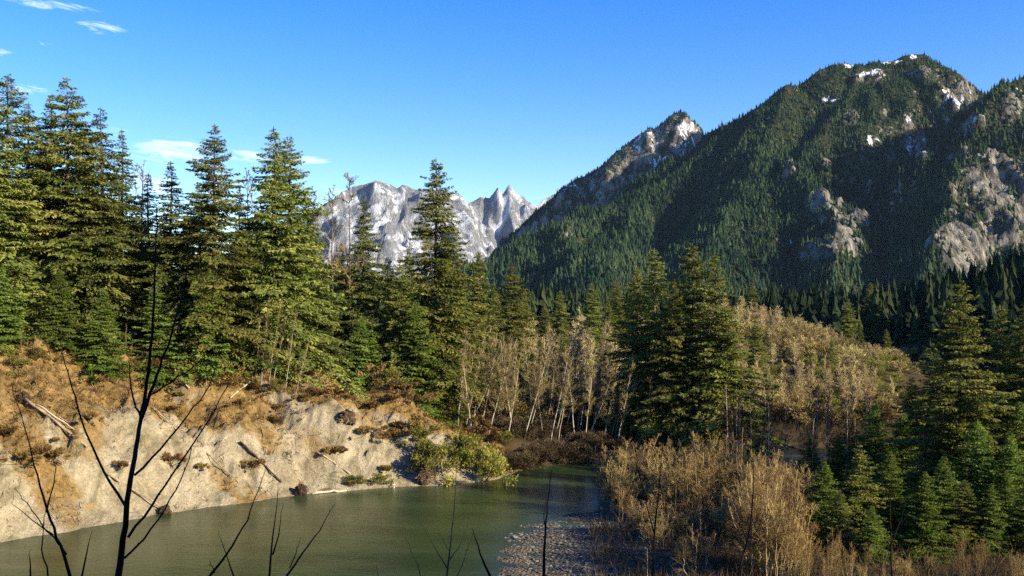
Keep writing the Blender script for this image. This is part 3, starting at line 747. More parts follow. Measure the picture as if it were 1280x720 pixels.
for px, py, d, v, w, lab in [
    (76, 335, 130, 0, 1.1, 'bright green young conifer at the front of the bluff top, before dark trunks'),
    (128, 358, 131, 1, 1.25, 'bright green bushy young conifer beside the bigger young conifer on the bluff'),
    (4, 330, 126, 1, 1.2, 'lit young conifer at the edge of the bluff, cut off by the frame'),
    (196, 350, 137, 1, 1.1, 'yellowish young conifer behind the dark sapling stem on the bluff'),
    (255, 320, 141, 0, 1.0, 'mossy young conifer below the big cone shaped conifer'),
    (330, 330, 148, 0, 1.0, 'young conifer behind the white poles on the bluff'),
    (452, 392, 162, 0, 1.2, 'bright green young conifer low on the bluff before the caption gap'),
    (520, 372, 163, 1, 1.2, 'young olive conifer below the layered tall conifer')]:
    lab = lab.replace(' before the caption gap', ' under the narrow conifer')
    put_conifer(px, py, d, SPRUCE[v], lab, 'young conifer', 'young conifers at the front of the bluff wood', 'young_conifer', w)
# centre pair beside the alder grove
for px, py, d, v, w, lab in [
    (866, 300, 168, 0, .95, 'tallest sunlit conifer of the dark cluster beside the alder grove'),
    (894, 312, 165, 1, 1.0, 'sunlit conifer on the pale grove side of the dark cluster'),
    (818, 308, 174, 1, 1.1, 'dark conifer on the alder side of the cluster by the river'),
    (796, 330, 180, 0, .9, 'dark conifer behind the cluster next to the alder grove'),
    (842, 345, 166, 0, .8, 'shorter conifer at the heart of the dark cluster by the river'),
    (908, 380, 163, 1, 1.2, 'short shaggy conifer at the foot of the sunlit cluster')]:
    put_conifer(px, py, d, OLDFIR[v], lab, 'conifer', 'conifers of the cluster between the two bare groves', wide=w)
# right-hand conifers on the flood plain
for px, py, d, v, w, lab in [
    (1200, 345, 106, 0, .95, 'largest conifer on the flood plain, its top against the pale cliff'),
    (1250, 378, 116, 1, 1.1, 'dark tall conifer just beyond the largest flood plain conifer'),
    (1284, 372, 122, 0, 1.0, 'dark tall conifer cut off by the frame beyond the flood plain'),
    (1166, 425, 126, 1, 1.1, 'shaded conifer behind the largest flood plain conifer'),
    (1140, 466, 130, 0, .9, 'shaded conifer between the largest conifer and the pale grove'),
    (1310, 340, 112, 0, 1.0, 'conifer mostly beyond the frame at the flood plain edge')]:
    put_conifer(px, py, d, OLDFIR[v], lab, 'conifer', 'large conifers on the flood plain', wide=w)
for px, py, d, v, w, lab in [
    (1030, 572, 94, 0, 1.0, 'young conifer nearest the golden brush, evenly cone shaped'),
    (1074, 552, 98, 1, 1.1, 'narrow bright young conifer beside the one nearest the golden brush'),
    (1156, 585, 90, 0, 1.0, 'bright young conifer standing nearest the camera among pale stalks'),
    (1222, 522, 99, 0, 1.0, 'broad young conifer under the largest flood plain conifer'),
    (1194, 506, 104, 1, 1.1, 'slim young conifer between the broad young one and a white snag'),
    (1094, 500, 114, 0, 1.0, 'taller young conifer behind the narrow bright pair'),
    (1130, 512, 116, 1, 1.1, 'young conifer in shade below the pale grove edge'),
    (1262, 540, 97, 1, 1.2, 'young conifer close to the frame edge under dark firs'),
    (1062, 522, 122, 1, 1.1, 'small shaded conifer among bare trunks behind the narrow bright one'),
    (1104, 575, 104, 0, 1.0, 'dark young conifer in the gap between the bright young ones'),
    (1285, 590, 92, 0, 1.0, 'young conifer half cut off by the frame near the ground'),
    (1240, 600, 92, 1, 1.0, 'low young conifer among pale stalks under the broad young conifer'),
    (1010, 602, 99, 1, 1.0, 'small young conifer at the end of the golden brush, lowest of the row'),
    (1050, 608, 91, 0, 1.0, 'low bushy young conifer in front of the narrow bright one'),
    (1112, 560, 101, 0, 1.0, 'young conifer shoulder to shoulder with the dark young conifer in the gap'),
    (1136, 612, 97, 1, 1.1, 'low young conifer left of the one nearest the camera'),
    (1180, 566, 96, 0, 1.0, 'medium young conifer behind the one nearest the camera'),
    (1206, 596, 93, 1, 1.1, 'low young conifer in front of the slim young conifer'),
    (1258, 584, 95, 0, 1.0, 'bushy young conifer just inside the frame edge'),
    (1090, 628, 89, 0, 1.1, 'smallest young conifer, nearest the camera among brown scrub'),
    (1012, 540, 116, 1, 1.2, 'young conifer in shade behind the row by the golden brush'),
    (1046, 540, 112, 0, 1.0, 'young conifer in shade behind the evenly cone shaped one'),
    (1170, 530, 106, 1, 1.1, 'young conifer in shade at the foot of the largest conifer'),
    (1274, 498, 105, 0, 1.0, 'tall young conifer at the frame edge before the dark tall conifers')]:
    put_conifer(px, py, d, SPRUCE[v if px % 3 else 2], lab, 'young conifer', 'young conifers on the flood plain', 'young_conifer', w * 1.12)
# single conifers among the bare hill and valley
vt = []
r = np.random.default_rng(77)
for px, py, d in [(945, 398, 225), (985, 388, 300), (1060, 372, 340), (1075, 398, 300), (1040, 420, 250), (1088, 352, 420), (1100, 372, 380), (1016, 352, 480), (1050, 345, 520),
                  (965, 352, 450), (940, 345, 470), (1120, 345, 450), (1108, 410, 300), (620, 362, 300), (655, 358, 320), (700, 362, 330), (740, 352, 340), (770, 345, 350), (680, 372, 280), (725, 378, 270), (640, 380, 260), (760, 372, 270)]:
    vt.append((px, py, d))
vt.sort()
for i, (px, py, d) in enumerate(vt):
    where = 'on the bare low hill' if px > 900 else 'in the valley behind the alders'
    k = [q for q in vt if (q[0] > 900) == (px > 900)].index((px, py, d))
    put_conifer(px, py, d, (OLDFIR + FIRS)[i % 6], 'distant conifer %s, %s from the %s' % (where, ORD[k], 'dark cluster' if px > 900 else 'bluff wood'), 'conifer', 'scattered conifers beyond the river', wide=1.0)
# trees on the camera's own hillside (behind and beside the viewpoint): unseen, added to shade the saplings
for i, (x, y, h, v) in enumerate([(13, -9, 26, 0), (19, -16, 30, 1), (9, -13, 27, 1), (25, -10, 24, 0), (16, -3.5, 20, 1), (30, -22, 32, 0)]):
    plant('conifer_tree', OLDFIR[v], x, y, h, 'unseen conifer added behind the viewpoint to shade the bare saplings', 'conifer', 'unseen shade conifers behind the viewpoint')

for i, (x, y, h, v) in enumerate([(69, 127, 32, 0), (75, 132, 34, 1), (82, 138, 33, 0), (88, 134, 34, 1), (94, 144, 35, 0), (73, 120, 31, 1), (85, 124, 34, 0), (100, 138, 34, 1)]):  # unseen trees outside the frame, added so their shade reaches the alder bases
    plant('conifer_tree', OLDFIR[v], x, y, h, 'unseen conifer added beyond the picture edge to shade the alder bases', 'conifer', 'unseen shade conifers beyond the frame', 1.0)

# ------------------------------------------------------------------ bare trees
ALD = [bare(40 + i, 17, 2.5, .24, 44, 8, 8, .095, .0135, upang=.95, wig=.5) for i in range(5)]
PALE = [bare(50 + i, 14, 3.3, .16, 46, 9, 9, .08, .021, upang=.95, twigmat=M_TWIGPALE) for i in range(4)]
BRUSH = [bare(60 + i, 7.5, 2.6, .18, 90, 9, 9, .03, .0075, upang=.7, twigmat=M_TWIGGOLD, barkmat=M_TWIGPALE, stems=9, wig=1.1) for i in range(4)]
DARKB = [bare(70 + i, 12, 2.6, .25, 30, 8, 7, .06, .012, upang=.75, twigmat=M_TWIGDARK) for i in range(3)]
DEAD = [bare(80 + i, 30, 4.2, .45, 24, 7, 5, .2, .03, upang=.6, twigmat=M_TWIG, barkmat=M_BARK) for i in range(2)]

def ranked(name, items, tmpl, cat, group, wide=1.0):
    items = sorted(items, key=lambda q: q[0] / q[1])
    for i, (x, y, H, var, lean, laz) in enumerate(items):
        plant(name, var, x, y, H, tmpl % ORD[i], cat, group, wide, lean=lean, leanaz=laz)
rr = random.Random(5)
items = []; back = []
for i in range(90):
    f = (i + rr.random()) / 90
    px = 562 + f * 262; row = rr.random()
    d = 158 + 24 * row + 5 * f
    x = at_px(px, d); H = rr.uniform(12.5, 17.5) * (1 - .10 * f)
    lean = rad(rr.gauss(11, 5)) if rr.random() < .9 else rad(-7)
    (items if row < .47 else back).append((x, d, H, rr.choice(ALD), lean, rr.uniform(-.5, .3)))
ranked('alder_tree', items, 'white leaning alder, %s from the green shrub in the front row', 'bare tree', 'leaning alders of the grove above the dark far bank')
ranked('alder_tree', back, 'white leaning alder, %s from the layered conifer in the back row', 'bare tree', 'leaning alders of the grove above the dark far bank')
# slim poles at the bluff edge
items = []
for px, py, top, d, ln in [(318, 492, 385, 0, 4), (326, 490, 372, 0, 6), (334, 492, 380, 0, 9), (340, 488, 390, 0, 12), (357, 490, 388, 0, 8), (368, 502, 428, 0, 14), (374, 468, 415, 0, 3), (236, 462, 408, 0, 2), (222, 455, 402, 0, -6), (157, 452, 410, 0, 2), (163, 452, 425, 0, 5), (131, 452, 425, 0, 0), (27, 448, 418, 0, 0)]:
    q = hit(px, py); items.append((q[0], q[1], (py - top) / FPX * q[1], rr.choice(ALD), rad(ln), 0))
ranked('bare_pole_tree', items, 'slim pale bare pole tree at the bluff edge, %s from the frame edge', 'bare tree', 'slim pale trees along the bluff edge', .62)
# dead tops among the left conifers
for px, top, d, v, lab in [(178, 205, 146, 0, 'pinkish bare deciduous tree among the conifers in the skyline dip'), (440, 222, 166, 1, 'dead bare topped tree before the snowy peaks'),
                           (415, 236, 164, 0, 'thin dead bare tree next to the twin topped conifers'), (392, 250, 170, 1, 'dead spindly tree rising beside the sloping dark conifer'), (310, 215, 158, 0, 'grey bare crown showing between the cone shaped and twin topped conifers')]:
    x = at_px(px, d); z0 = gz(x, d); plant('dead_tree', DEAD[v], x, d, CAMZ + (HY - top) / FPX * d - z0, lab, 'bare tree', z=z0, wide=.9)
items = []
for i in range(46):
    px = rr.uniform(905, 1125); d = rr.uniform(184, 222)
    items.append((at_px(px, d), d, rr.uniform(7.5, 12.5) * (1 - .25 * (px - 905) / 220), rr.choice(PALE), rad(rr.gauss(0, 4)), rr.uniform(0, 6.28)))
ranked('bare_tree', items, 'pale bare tree of the sunlit grove, %s from the dark conifer cluster', 'bare tree', 'pale bare trees of the sunlit grove')
items = []
for i in range(170):
    px = rr.uniform(880, 1125); d = rr.uniform(245, 340)
    items.append((at_px(px, d), d, rr.uniform(5, 8.5) * (1 - .3 * max(0, px - 980) / 145), rr.choice(PALE), 0, 0))
for (x, y, H, v, a, b) in items:
    plant('bare_tree', v, x, y, H, 'pale twiggy bare tree packed on the low hill behind the sunlit grove', 'bare tree', 'bare trees packed on the low hill', 1.5)
items = []
for i in range(50):
    px = rr.uniform(560, 810); d = rr.uniform(186, 250)
    items.append((at_px(px, d), d, rr.uniform(12, 18), rr.choice(PALE + ALD), rad(rr.gauss(4, 4)), 0))
ranked('bare_tree', items, 'bare tree deep behind the leaning alders, %s from the layered conifer', 'bare tree', 'bare trees behind the leaning alders', 1.15)
items = []
for i in range(69):
    px = rr.uniform(760, 1010); d = rr.uniform(84, 128) if px < 900 else rr.uniform(80, 112)
    if px < 815: d = rr.uniform(110, 129)
    if d < 107 and px < 930: d = rr.uniform(110, 130)
    items.append((at_px(px, d), d, rr.uniform(5.5, 8.2), rr.choice(BRUSH), rad(rr.gauss(0, 4)), rr.uniform(0, 6.28)))
ranked('brush_clump', items, 'golden twiggy brush clump by the gravel bar, %s from the water', 'brush', 'golden brush clumps on the near bank', 1.1)
items = []
for i in range(26):
    px = rr.uniform(905, 1100); d = rr.uniform(112, 146)
    items.append((at_px(px, d), d, rr.uniform(8, 13), rr.choice(DARKB), rad(rr.gauss(0, 4)), rr.uniform(0, 6.28)))
ranked('thin_bare_tree', items, 'thin shaded bare tree behind the golden brush, %s from the water', 'bare tree', 'thin bare trees behind the golden brush')
items = []
for i in range(24):
    px = rr.uniform(1000, 1290); d = rr.uniform(76, 92)
    items.append((at_px(px, d), d, rr.uniform(1.8, 3.4), rr.choice(BRUSH), 0, 0))
low = []
for i in range(44):
    d = rr.uniform(84, 112); px = rr.uniform(785, 960) + (108 - d) * .8
    low.append((at_px(px, d), d, rr.uniform(1.8, 4.0) if i % 2 else rr.uniform(2.4, 4.4), rr.choice(DARKB if i % 2 else BRUSH), 0, 0))
ranked('low_scrub', low, 'low reddish or tan scrub in front of the golden brush, %s from the gravel', 'brush', 'low scrub between gravel and golden brush', 1.5)
ranked('stalk_clump', items, 'clump of pale dry stalks below the young conifers, %s from the golden brush', 'brush', 'dry stalk clumps below the young conifers', .8)

M_TAN = foliage('tan_brush', (.13, .095, .036), (.27, .20, .080), (.45, .35, .15), 0, .04)
UND = [shrub(97, 5.0, 3.2, 5200, .42, M_TAN, 50, 26, .07), shrub(98, 4.4, 3.6, 4400, .24, M_OLIVE, 40, 24, .2), shrub(99, 5.2, 2.8, 5200, .40, M_TAN, 50, 28, .07)]
for i in range(120):
    px = rr.uniform(885, 1150); d = rr.uniform(186, 345)
    plant('hill_brush', UND[i % 3] if rr.random() < .8 else UND[1], at_px(px, d), d, rr.uniform(2.4, 5.0), 'tan or olive brush growing between the bare trees of the low hill', 'brush', 'brush between the bare trees of the low hill', 1.25, parts=('stems', 'twigs'))
for i in range(60):
    px = rr.uniform(560, 850); d = rr.uniform(172, 205)
    plant('grove_brush', UND[i % 3], at_px(px, d), d, rr.uniform(2.6, 6.0), 'tan or olive brush growing between the trunks of the leaning alders', 'brush', 'brush between the leaning alders', 1.1, parts=('stems', 'twigs'))

# ------------------------------------------------------------------ saplings in the foreground
def sapling(label, d, stem, r0, branches, mat=M_SAPLING, group='bare saplings in front of the viewpoint', rs=1):
    rg = np.random.default_rng(rs)
    def to_w(pts, dep0):
        return np.array([P(a, b, d + dep0 + .12 * math.sin(i * 1.3 + rs)) for i, (a, b) in enumerate(pts)])
    w = to_w(stem, 0)
    # the stem goes on down to the ground below the frame
    foot = w[0] + (w[0] - w[1]) * .25; foot = np.array([foot[0], foot[1] - .05, gz(foot[0], foot[1]) - .15])
    mid = (foot + w[0]) / 2 + np.array([.02, .03, 0])
    root = empty('bare_sapling', tuple(foot), label, 'sapling', group)
    def mk(name, pts, ra, rb, parent, stemlen=0.0):
        n = len(pts); out = [pts[0]]
        for i in range(n - 1):
            for t in (.34, .67, 1): out.append(pts[i] + (pts[i + 1] - pts[i]) * t + rg.normal(0, .003, 3) * (t < 1))
        pts = np.array(out); n = len(pts)
        sl_ = np.r_[0, np.cumsum(np.linalg.norm(np.diff(pts, axis=0), axis=1))]; u_ = sl_ / sl_[-1] if not stemlen else np.clip((sl_ - stemlen) / (sl_[-1] - stemlen), 0, 1)
        A = Acc(); v, q, t = pipe(pts - foot, ra + (rb - ra) * u_ ** .85, 7); A.add(v, q, t)
        # buds at the nodes
        k = np.arange(2, n, 2); dirv = unit(np.gradient(pts, axis=0))[k]
        sd = unit(np.cross(dirv, rg.normal(size=(len(k), 3))))
        b0 = pts[k] - foot; v, q = tubes(b0, b0 + unit(dirv + sd) * .018 * (d / 5), np.full(len(k), rb * 1.5), np.full(len(k), rb * .5), 5); A.add(v, q)
        return link(name, A.mesh(name, [mat], True), parent)
    st = np.concatenate([[foot], [mid], w])
    s = mk('stem', st, r0, r0 * .13, root, float(np.linalg.norm(w[0] - foot)))
    for br, f in branches:
        b = to_w(br, rg.normal(0, .04)); b[0] = b[0] * .5 + P(br[0][0], br[0][1], d) * .5
        mk('branch', b, r0 * f, r0 * .12, root)
    return root
sapling('largest bare dark sapling with many rising branches before the clay bluff', 5.0,
        [(147, 735), (152, 690), (158, 640), (163, 600), (170, 560), (176, 525), (182, 490), (187, 450), (191, 400), (194, 330), (195, 295), (196, 262)], .0185,
        [([(176, 525), (188, 490), (200, 460), (214, 420), (225, 380), (235, 335)], .55), ([(157, 633), (130, 590), (107, 540), (94, 495), (85, 465), (77, 438)], .42),
         ([(176, 523), (168, 503), (163, 475), (161, 452)], .35), ([(168, 594), (200, 562), (234, 520), (257, 490), (268, 466)], .38),
         ([(160, 672), (190, 632), (214, 595), (244, 551), (268, 515), (288, 472)], .42), ([(155, 698), (180, 674), (206, 637), (226, 600), (239, 562)], .34),
         ([(187, 494), (214, 478), (240, 460), (262, 440)], .26)], rs=1)
sapling('bare leaning sapling with crossing twigs nearest the frame edge', 5.6, [(92, 735), (76, 682), (63, 650), (50, 608), (40, 570), (27, 520), (15, 482)], .011,
        [([(58, 640), (66, 610), (70, 585), (71, 578)], .5), ([(83, 693), (68, 672), (53, 657), (35, 630), (18, 610)], .5), ([(66, 668), (40, 650), (15, 630)], .4), ([(60, 720), (52, 687), (55, 647), (60, 625)], .5)], rs=2)
sapling('bare curved sapling rising to the dark root clump at the shore', 6.0, [(250, 735), (290, 683), (310, 650), (323, 613), (335, 577)], .010, [([(268, 716), (262, 700)], .4)], rs=3)
sapling('upright forked twig sapling right of the curved one', 6.5, [(336, 735), (340, 680), (345, 640), (348, 603)], .009, [([(341, 693), (350, 657), (354, 632)], .7)], rs=4)
sapling('bare sapling slanting over the river, ending below the driftwood', 6.2, [(348, 735), (377, 693), (400, 663), (419, 629)], .009, [([(362, 710), (370, 692), (376, 672)], .5)], rs=5)
sapling('short leaning twig sapling between the largest and the curved sapling', 6.8, [(297, 735), (283, 693), (273, 667)], .008, [], rs=6)
sapling('short dark twig sapling beside the foot of the largest sapling', 6.5, [(101, 735), (108, 693), (115, 665)], .009, [], rs=7)
sapling('stubby dark twig at the bottom near the crossing twigs', 6.6, [(39, 735), (38, 705), (37, 688)], .009, [], rs=8)
sapling('pale budding sapling with slender yellow twigs over the river', 7.0, [(557, 735), (564, 674), (568, 631), (571, 583)], .009,
        [([(560, 712), (541, 680), (523, 649)], .6), ([(562, 700), (574, 684), (584, 658)], .5), ([(563, 690), (556, 680), (550, 668)], .4), ([(568, 728), (580, 700), (592, 664)], .5), ([(530, 728), (518, 697), (508, 674)], .5), ([(475, 728), (470, 706)], .4)], mat=M_SAPPALE, rs=9)
sapling('short thick dark sapling leaning over the river near the gravel bar', 6.4, [(620, 735), (600, 692), (590, 660)], .012, [], rs=10)
sapling('upright lone dark sapling in front of the gravel bar', 6.6, [(679, 735), (682, 664), (684, 631), (690, 587)], .012, [([(682, 680), (680, 650), (682, 628)], .4)], rs=11)
sapling('tall thin sapling against the golden brush', 7.5, [(815, 735), (818, 666), (824, 607), (829, 531)], .010, [([(818, 668), (808, 630), (798, 590), (795, 565)], .6)], rs=12)
sapling('thin reddish sapling at the end of the golden brush', 8.0, [(918, 735), (930, 690), (938, 657), (942, 600), (941, 560)], .012, [([(930, 690), (948, 660), (958, 630)], .5)], rs=13)
sapling('thin dark sapling standing among the young conifers', 8.0, [(1116, 735), (1113, 649), (1115, 590)], .010, [([(1114, 680), (1126, 650), (1132, 628)], .5)], rs=14)

# ------------------------------------------------------------------ logs, roots, shrubs on the bluff
def log(label, a, b, r0, r1, mat=M_LOG, name='fallen_log', lift=.0, seed=0, stubs=3, knob=False):
    A_ = hit(*a) if len(a) == 2 else np.array(a); B_ = hit(*b) if len(b) == 2 else np.array(b)
    rg = np.random.default_rng(seed + 100)
    n = 9; t = np.linspace(0, 1, n)[:, None]
    pts = A_ + (B_ - A_) * t; r0 *= .7; r1 *= .7
    gzz = np.maximum(ground_base(pts[:, 0], pts[:, 1])[0], 0); pts[:, 2] += np.max(gzz - pts[:, 2]) * .55
    pts[:, 2] += lift + r0 * .4 + .05 * np.sin(t[:, 0] * 3.1)
    pts[1:-1] += rg.normal(0, .05, (n - 2, 3))
    root = empty(name, tuple(pts[0]), label, 'log')
    A = Acc(); rd = np.linspace(r0, r1, n) * (1 + rg.normal(0, .06, n)); v, q, tt = pipe(pts - pts[0], rd, 9); A.add(v, q, tt)
    link('trunk', A.mesh('log', [mat], True), root)
    for _ in range(stubs):
        stubs_ = 1; k = rg.integers(1, n - 1, 1); d = unit(rg.normal(size=(1, 3)) + np.array([0, -.3, .8])); p = pts[k] - pts[0]
        v, q = tubes(p, p + d * rg.uniform(.4, 1.4, 1)[:, None], np.full(1, r1 * .5), np.full(1, r1 * .15), 5)
        B = Acc(); B.add(v, q); link('branch_stub', B.mesh('stub', [mat]), root)
    return root
log('long bleached log slanting down the clay bluff, uppermost of the pair', (32, 513), (109, 573), .26, .15, M_LOG, seed=1, lift=.1)
log('thin pale log lying beside the long slanting log', (46, 516), (112, 560), .13, .08, M_LOGPALE, seed=2, lift=.15)
log('broken log reaching the water at the end of the slanting pair', (132, 596), (206, 640), .22, .12, M_LOG, seed=3)
log('short pale stick lying across the straw slope behind the largest sapling', (201, 537), (216, 539), .14, .12, M_LOGPALE, seed=4, stubs=0)
log('pale fallen pole on the bluff edge under the young conifers', (216, 464), (237, 488), .16, .12, M_LOGPALE, seed=5)
log('pale pole leaning on the bluff crest beside the white poles', (314, 480), (288, 503), .15, .1, M_LOGPALE, seed=6)
log('thin pole slanting toward the driftwood at the shore', (396, 570), (438, 597), .14, .09, M_LOGPALE, seed=7)
log('pale driftwood log lying at the waterline beside the dark root clump', (390, 618), (433, 614), .2, .16, M_LOGPALE, 'driftwood_log', seed=8, lift=0)
log('slender dull log on the clay above the leaning curved sapling', (258, 568), (298, 606), .13, .09, M_LOG, seed=9)
log('brown log slanting down to the dark root clump', (300, 560), (352, 606), .2, .12, M_ROOT, seed=10)
log('dull log along the bluff crest before the bright young conifer', (110, 453), (146, 460), .2, .14, M_LOG, seed=11)
log('grey fallen trunk lying across the straw slope at mid bluff', (190, 512), (222, 540), .16, .1, M_LOG, seed=12)
log('short stick standing in the shallows before the root tangle', (492, 611), (492, 599), .12, .1, M_LOGPALE, seed=13, stubs=0, lift=0)
log('fallen white alder trunk at the foot of the alder grove', (664, 566), (702, 552), .14, .08, M_LOGPALE, seed=14)

def root_clump(label, px, py, W, H, seed, mat=M_ROOT, n=46):
    q = hit(px, py); rg = np.random.default_rng(seed)
    root = empty('root_clump', tuple(q), label, 'root clump')
    # clod of soil
    A = Acc(); nu, nv = 18, 10
    th = np.linspace(0, 2 * np.pi, nu, endpoint=False); ph = np.linspace(.02, np.pi * .62, nv)
    T_, P_ = np.meshgrid(th, ph)
    rr_ = 1 + .45 * fbm(T_ * 1.1 + seed, P_ * 1.7, 3) + .25 * fbm(np.cos(T_) * 3 + seed, np.sin(T_) * 3 + P_ * 3, 2)
    v = np.stack([W * .5 * rr_ * np.sin(P_) * np.cos(T_), W * .4 * rr_ * np.sin(P_) * np.sin(T_), H * .8 * rr_ * np.cos(P_) + .2], -1).reshape(-1, 3)
    i, j = np.meshgrid(np.arange(nu), np.arange(nv - 1)); qd = np.stack([j * nu + i, j * nu + (i + 1) % nu, (j + 1) * nu + (i + 1) % nu, (j + 1) * nu + i], -1).reshape(-1, 4)
    A.add(v, qd); link('soil_clod', A.mesh('clod', [mat]), root)
    B = Acc(); p0 = unit(rg.normal(size=(n, 3)) + np.array([0, -.5, .4])) * np.array([W * .42, W * .35, H * .6]); p0[:, 2] = np.abs(p0[:, 2])
    d = unit(p0 * np.array([1, 1, .8]) + rg.normal(0, .5, (n, 3))); l = rg.uniform(.3, 1.1, n)[:, None] * W * .35
    m = p0 + d * l * .5; e = m + unit(d + rg.normal(0, .4, (n, 3)) + np.array([0, 0, -.5])) * l * .5
    v, qd = tubes(p0, m, np.full(n, .06), np.full(n, .045), 4); B.add(v, qd); v, qd = tubes(m, e, np.full(n, .045), np.full(n, .015), 4); B.add(v, qd)
    link('roots', B.mesh('roots', [M_LOG if seed % 2 else M_ROOT]), root)
root_clump('dark rounded root clump at the waterline next to the driftwood log', 376, 619, 1.7, 1.4, 2)
root_clump('tangled upturned roots standing at the water by the green shrubs', 530, 604, 2.2, 2.6, 3, n=90)
root_clump('mossy overhanging root clump high on the bluff by the dark crevice', 434, 528, 2.4, 1.7, 5, n=120)
root_clump('dark root stump on the upper clay slope near the frame edge', 30, 505, 1.3, 1.1, 4)
root_clump('small root clump on the shore above the broken log', 206, 642, 1.4, .9, 6)

SH = [shrub(90, 5.4, 3.6, 5200, .26, M_LEAFY, 20, 26), shrub(91, 4.5, 3.0, 4200, .24, M_OLIVE, 18, 22), shrub(92, 3.0, 2.2, 2600, .22, M_DRY, 16, 16), shrub(93, 3.4, 3.4, 3000, .22, M_OLIVE, 16, 18)]
def put_shrub(px, py, var, H, label, wide=1.0, grp=None, name='leafy_shrub', cat='shrub'):
    q = hit(px, py); plant(name, var, q[0], q[1], H, label, cat, grp, wide, parts=('stems', 'leaves'), z=q[2] - .15)
put_shrub(600, 601, SH[0], 5.4, 'bright yellow green shrub hanging over the water at the end of the bluff', .72)
put_shrub(585, 580, SH[1], 4.4, 'dull green shrub on the slope just above the bright shrub', .8)
put_shrub(545, 594, SH[1], 4.8, 'dark olive shrub at the waterline between roots and bright shrub', .8)
put_shrub(520, 560, SH[3], 3.6, 'olive shrub with orange tips midway up the bluff end', 1.0)
put_shrub(528, 540, SH[2], 2.4, 'orange dry shrub on top of the slumped block at the bluff end', 1.2)
put_shrub(478, 548, SH[2], 1.6, 'rusty dry shrub clinging to the slumped clay block', 1.3)
put_shrub(446, 606, SH[1], 1.4, 'low green tuft shrub at the waterline near the driftwood', 1.3)
put_shrub(415, 470, SH[0], 5.0, 'yellow green bush on the bluff crest under the dead trees', .8)
put_shrub(392, 462, SH[1], 4.6, 'olive bush on the crest next to the white poles', .9)
put_shrub(612, 572, SH[3], 2.4, 'dull bush behind the bright shrub at the bluff end', .8)
put_shrub(478, 606, SH[1], 1.5, 'mossy low tuft shrub right at the water below the slumped block', 1.3)
items = []
for i in range(44):
    px = rr.uniform(575, 860); t_ = (px - 575) / 285
    yb = 520 + 58 * min(1, t_ * 1.7) - 6 * max(0, t_ - .6)
    q = hit(px, yb - rr.uniform(-6, 26)); items.append((q[0], q[1]))
items.sort(key=lambda q: q[0] / q[1])
for i in range(18):
    px = 630 + 9 * i + rr.uniform(-3, 3); q = hit(px, 590 - .1 * (px - 640) if px < 660 else 583 - .06 * (px - 660) - rr.uniform(0, 3)); items.append((q[0] + rr.uniform(-.3, .3), q[1] + rr.uniform(.2, 2.5)))
items = sorted(items, key=lambda q: q[0] / q[1])
SHB = [shrub(95, 4.6, 2.8, 4200, .32, M_TWIGDARK, 50, 24, .09), shrub(96, 4.0, 3.2, 4200, .30, M_TWIGDARK, 50, 22, .09)]
for i, (x, y) in enumerate(items):
    plant('bank_brush', SHB[i % 2], x, y, rr.uniform(1.6, 3.2), 'dark brown brush on the far bank under the alders, %s from the bright shrub' % ORD[i], 'brush', 'dark brown brush under the alders', 1.2, parts=('stems', 'twigs'))
cl_ = []
for i in range(34):
    px = rr.uniform(2, 500); t_ = rr.random(); yb = 470 + (px / 500) * 20; q = hit(px, yb + t_ * (120 - px * .04)); cl_.append((q[0], q[1]))
cl_.sort(key=lambda q: q[0] / q[1])
TURF = shrub(94, 2.2, .8, 1500, .30, M_DRY, 8, 12, .12)
for i, (x, y) in enumerate(cl_):
    plant('turf_clump', TURF, x, y, rr.uniform(.45, 1.0), 'slumped clump of dry turf on the clay face, %s from the frame edge' % ORD[i], 'turf clump', 'slumped turf clumps on the clay face', rr.uniform(.9, 1.5), parts=('roots', 'grass'))
crest = [(440, 482), (455, 478), (470, 486), (486, 488), (500, 494), (514, 502), (528, 508), (545, 518), (560, 528), (576, 536), (592, 545), (610, 552), (628, 558)]
for i, (px, py) in enumerate(crest):
    put_shrub(px, py, SH[2 if i % 3 else 3], rr.uniform(2.2, 4.2), 'tawny bush along the descending bluff crest, %s from the yellow green bush' % ORD[i], 1.1, 'tawny bushes along the bluff crest')
cr2 = [(6, 452), (22, 452), (44, 452), (62, 454), (150, 458), (172, 456), (190, 458), (208, 462), (232, 464), (250, 468), (268, 472), (284, 478), (300, 482), (312, 486), (350, 488), (384, 474)]
for i, (px, py) in enumerate(cr2):
    put_shrub(px, py, SH[2 if i % 2 else 3], rr.uniform(1.2, 2.6), 'low dry bush along the conifer bluff edge, %s from the frame edge' % ORD[i], 1.2, 'low dry bushes along the bluff edge')

# dry grass and roots hanging on the bluff, undergrowth on the flood plain, stones on the bar
def tufts(name, x, y, z, ln, mat, seed, spread=.5, droop=0, blades=7, wd=.03, kind_label=None):
    rg = np.random.default_rng(seed); n = len(x) * blades
    p = np.repeat(np.stack([x, y, z], -1), blades, 0) + rg.normal(0, .10, (n, 3)) * np.array([1, 1, .2])
    fwd = unit(np.array([0, 0, 1.]) + rg.normal(0, spread, (n, 3)) + np.array([.25, -.45, 0]) * droop)
    side = unit(np.cross(fwd, rg.normal(size=(n, 3)))); l = np.repeat(ln, blades) * rg.uniform(.5, 1.3, n)
    v, q = kites(p, fwd, side, l, np.maximum(l * (.05 if wd > .025 else .012), wd))
    t = np.repeat(np.clip(rg.normal(.5, .2, len(x)), 0, 1), blades)
    o = link(name, mesh_np(name, v, quads=q, mats=[mat], attr={'tint': np.repeat(np.clip(t + rg.normal(0, .15, n), 0, 1), 4)}))
    return tag(o, kind_label[0], kind_label[1], kind='stuff')
rg = np.random.default_rng(8)
n = 60000
x = rg.uniform(-85, 4, n); y = rg.uniform(82, 172, n); z, sl, sr, hh, ww = ground_base(x, y)
t = sl / np.maximum(ww, 1)
al_ = x * .81 + y * .58
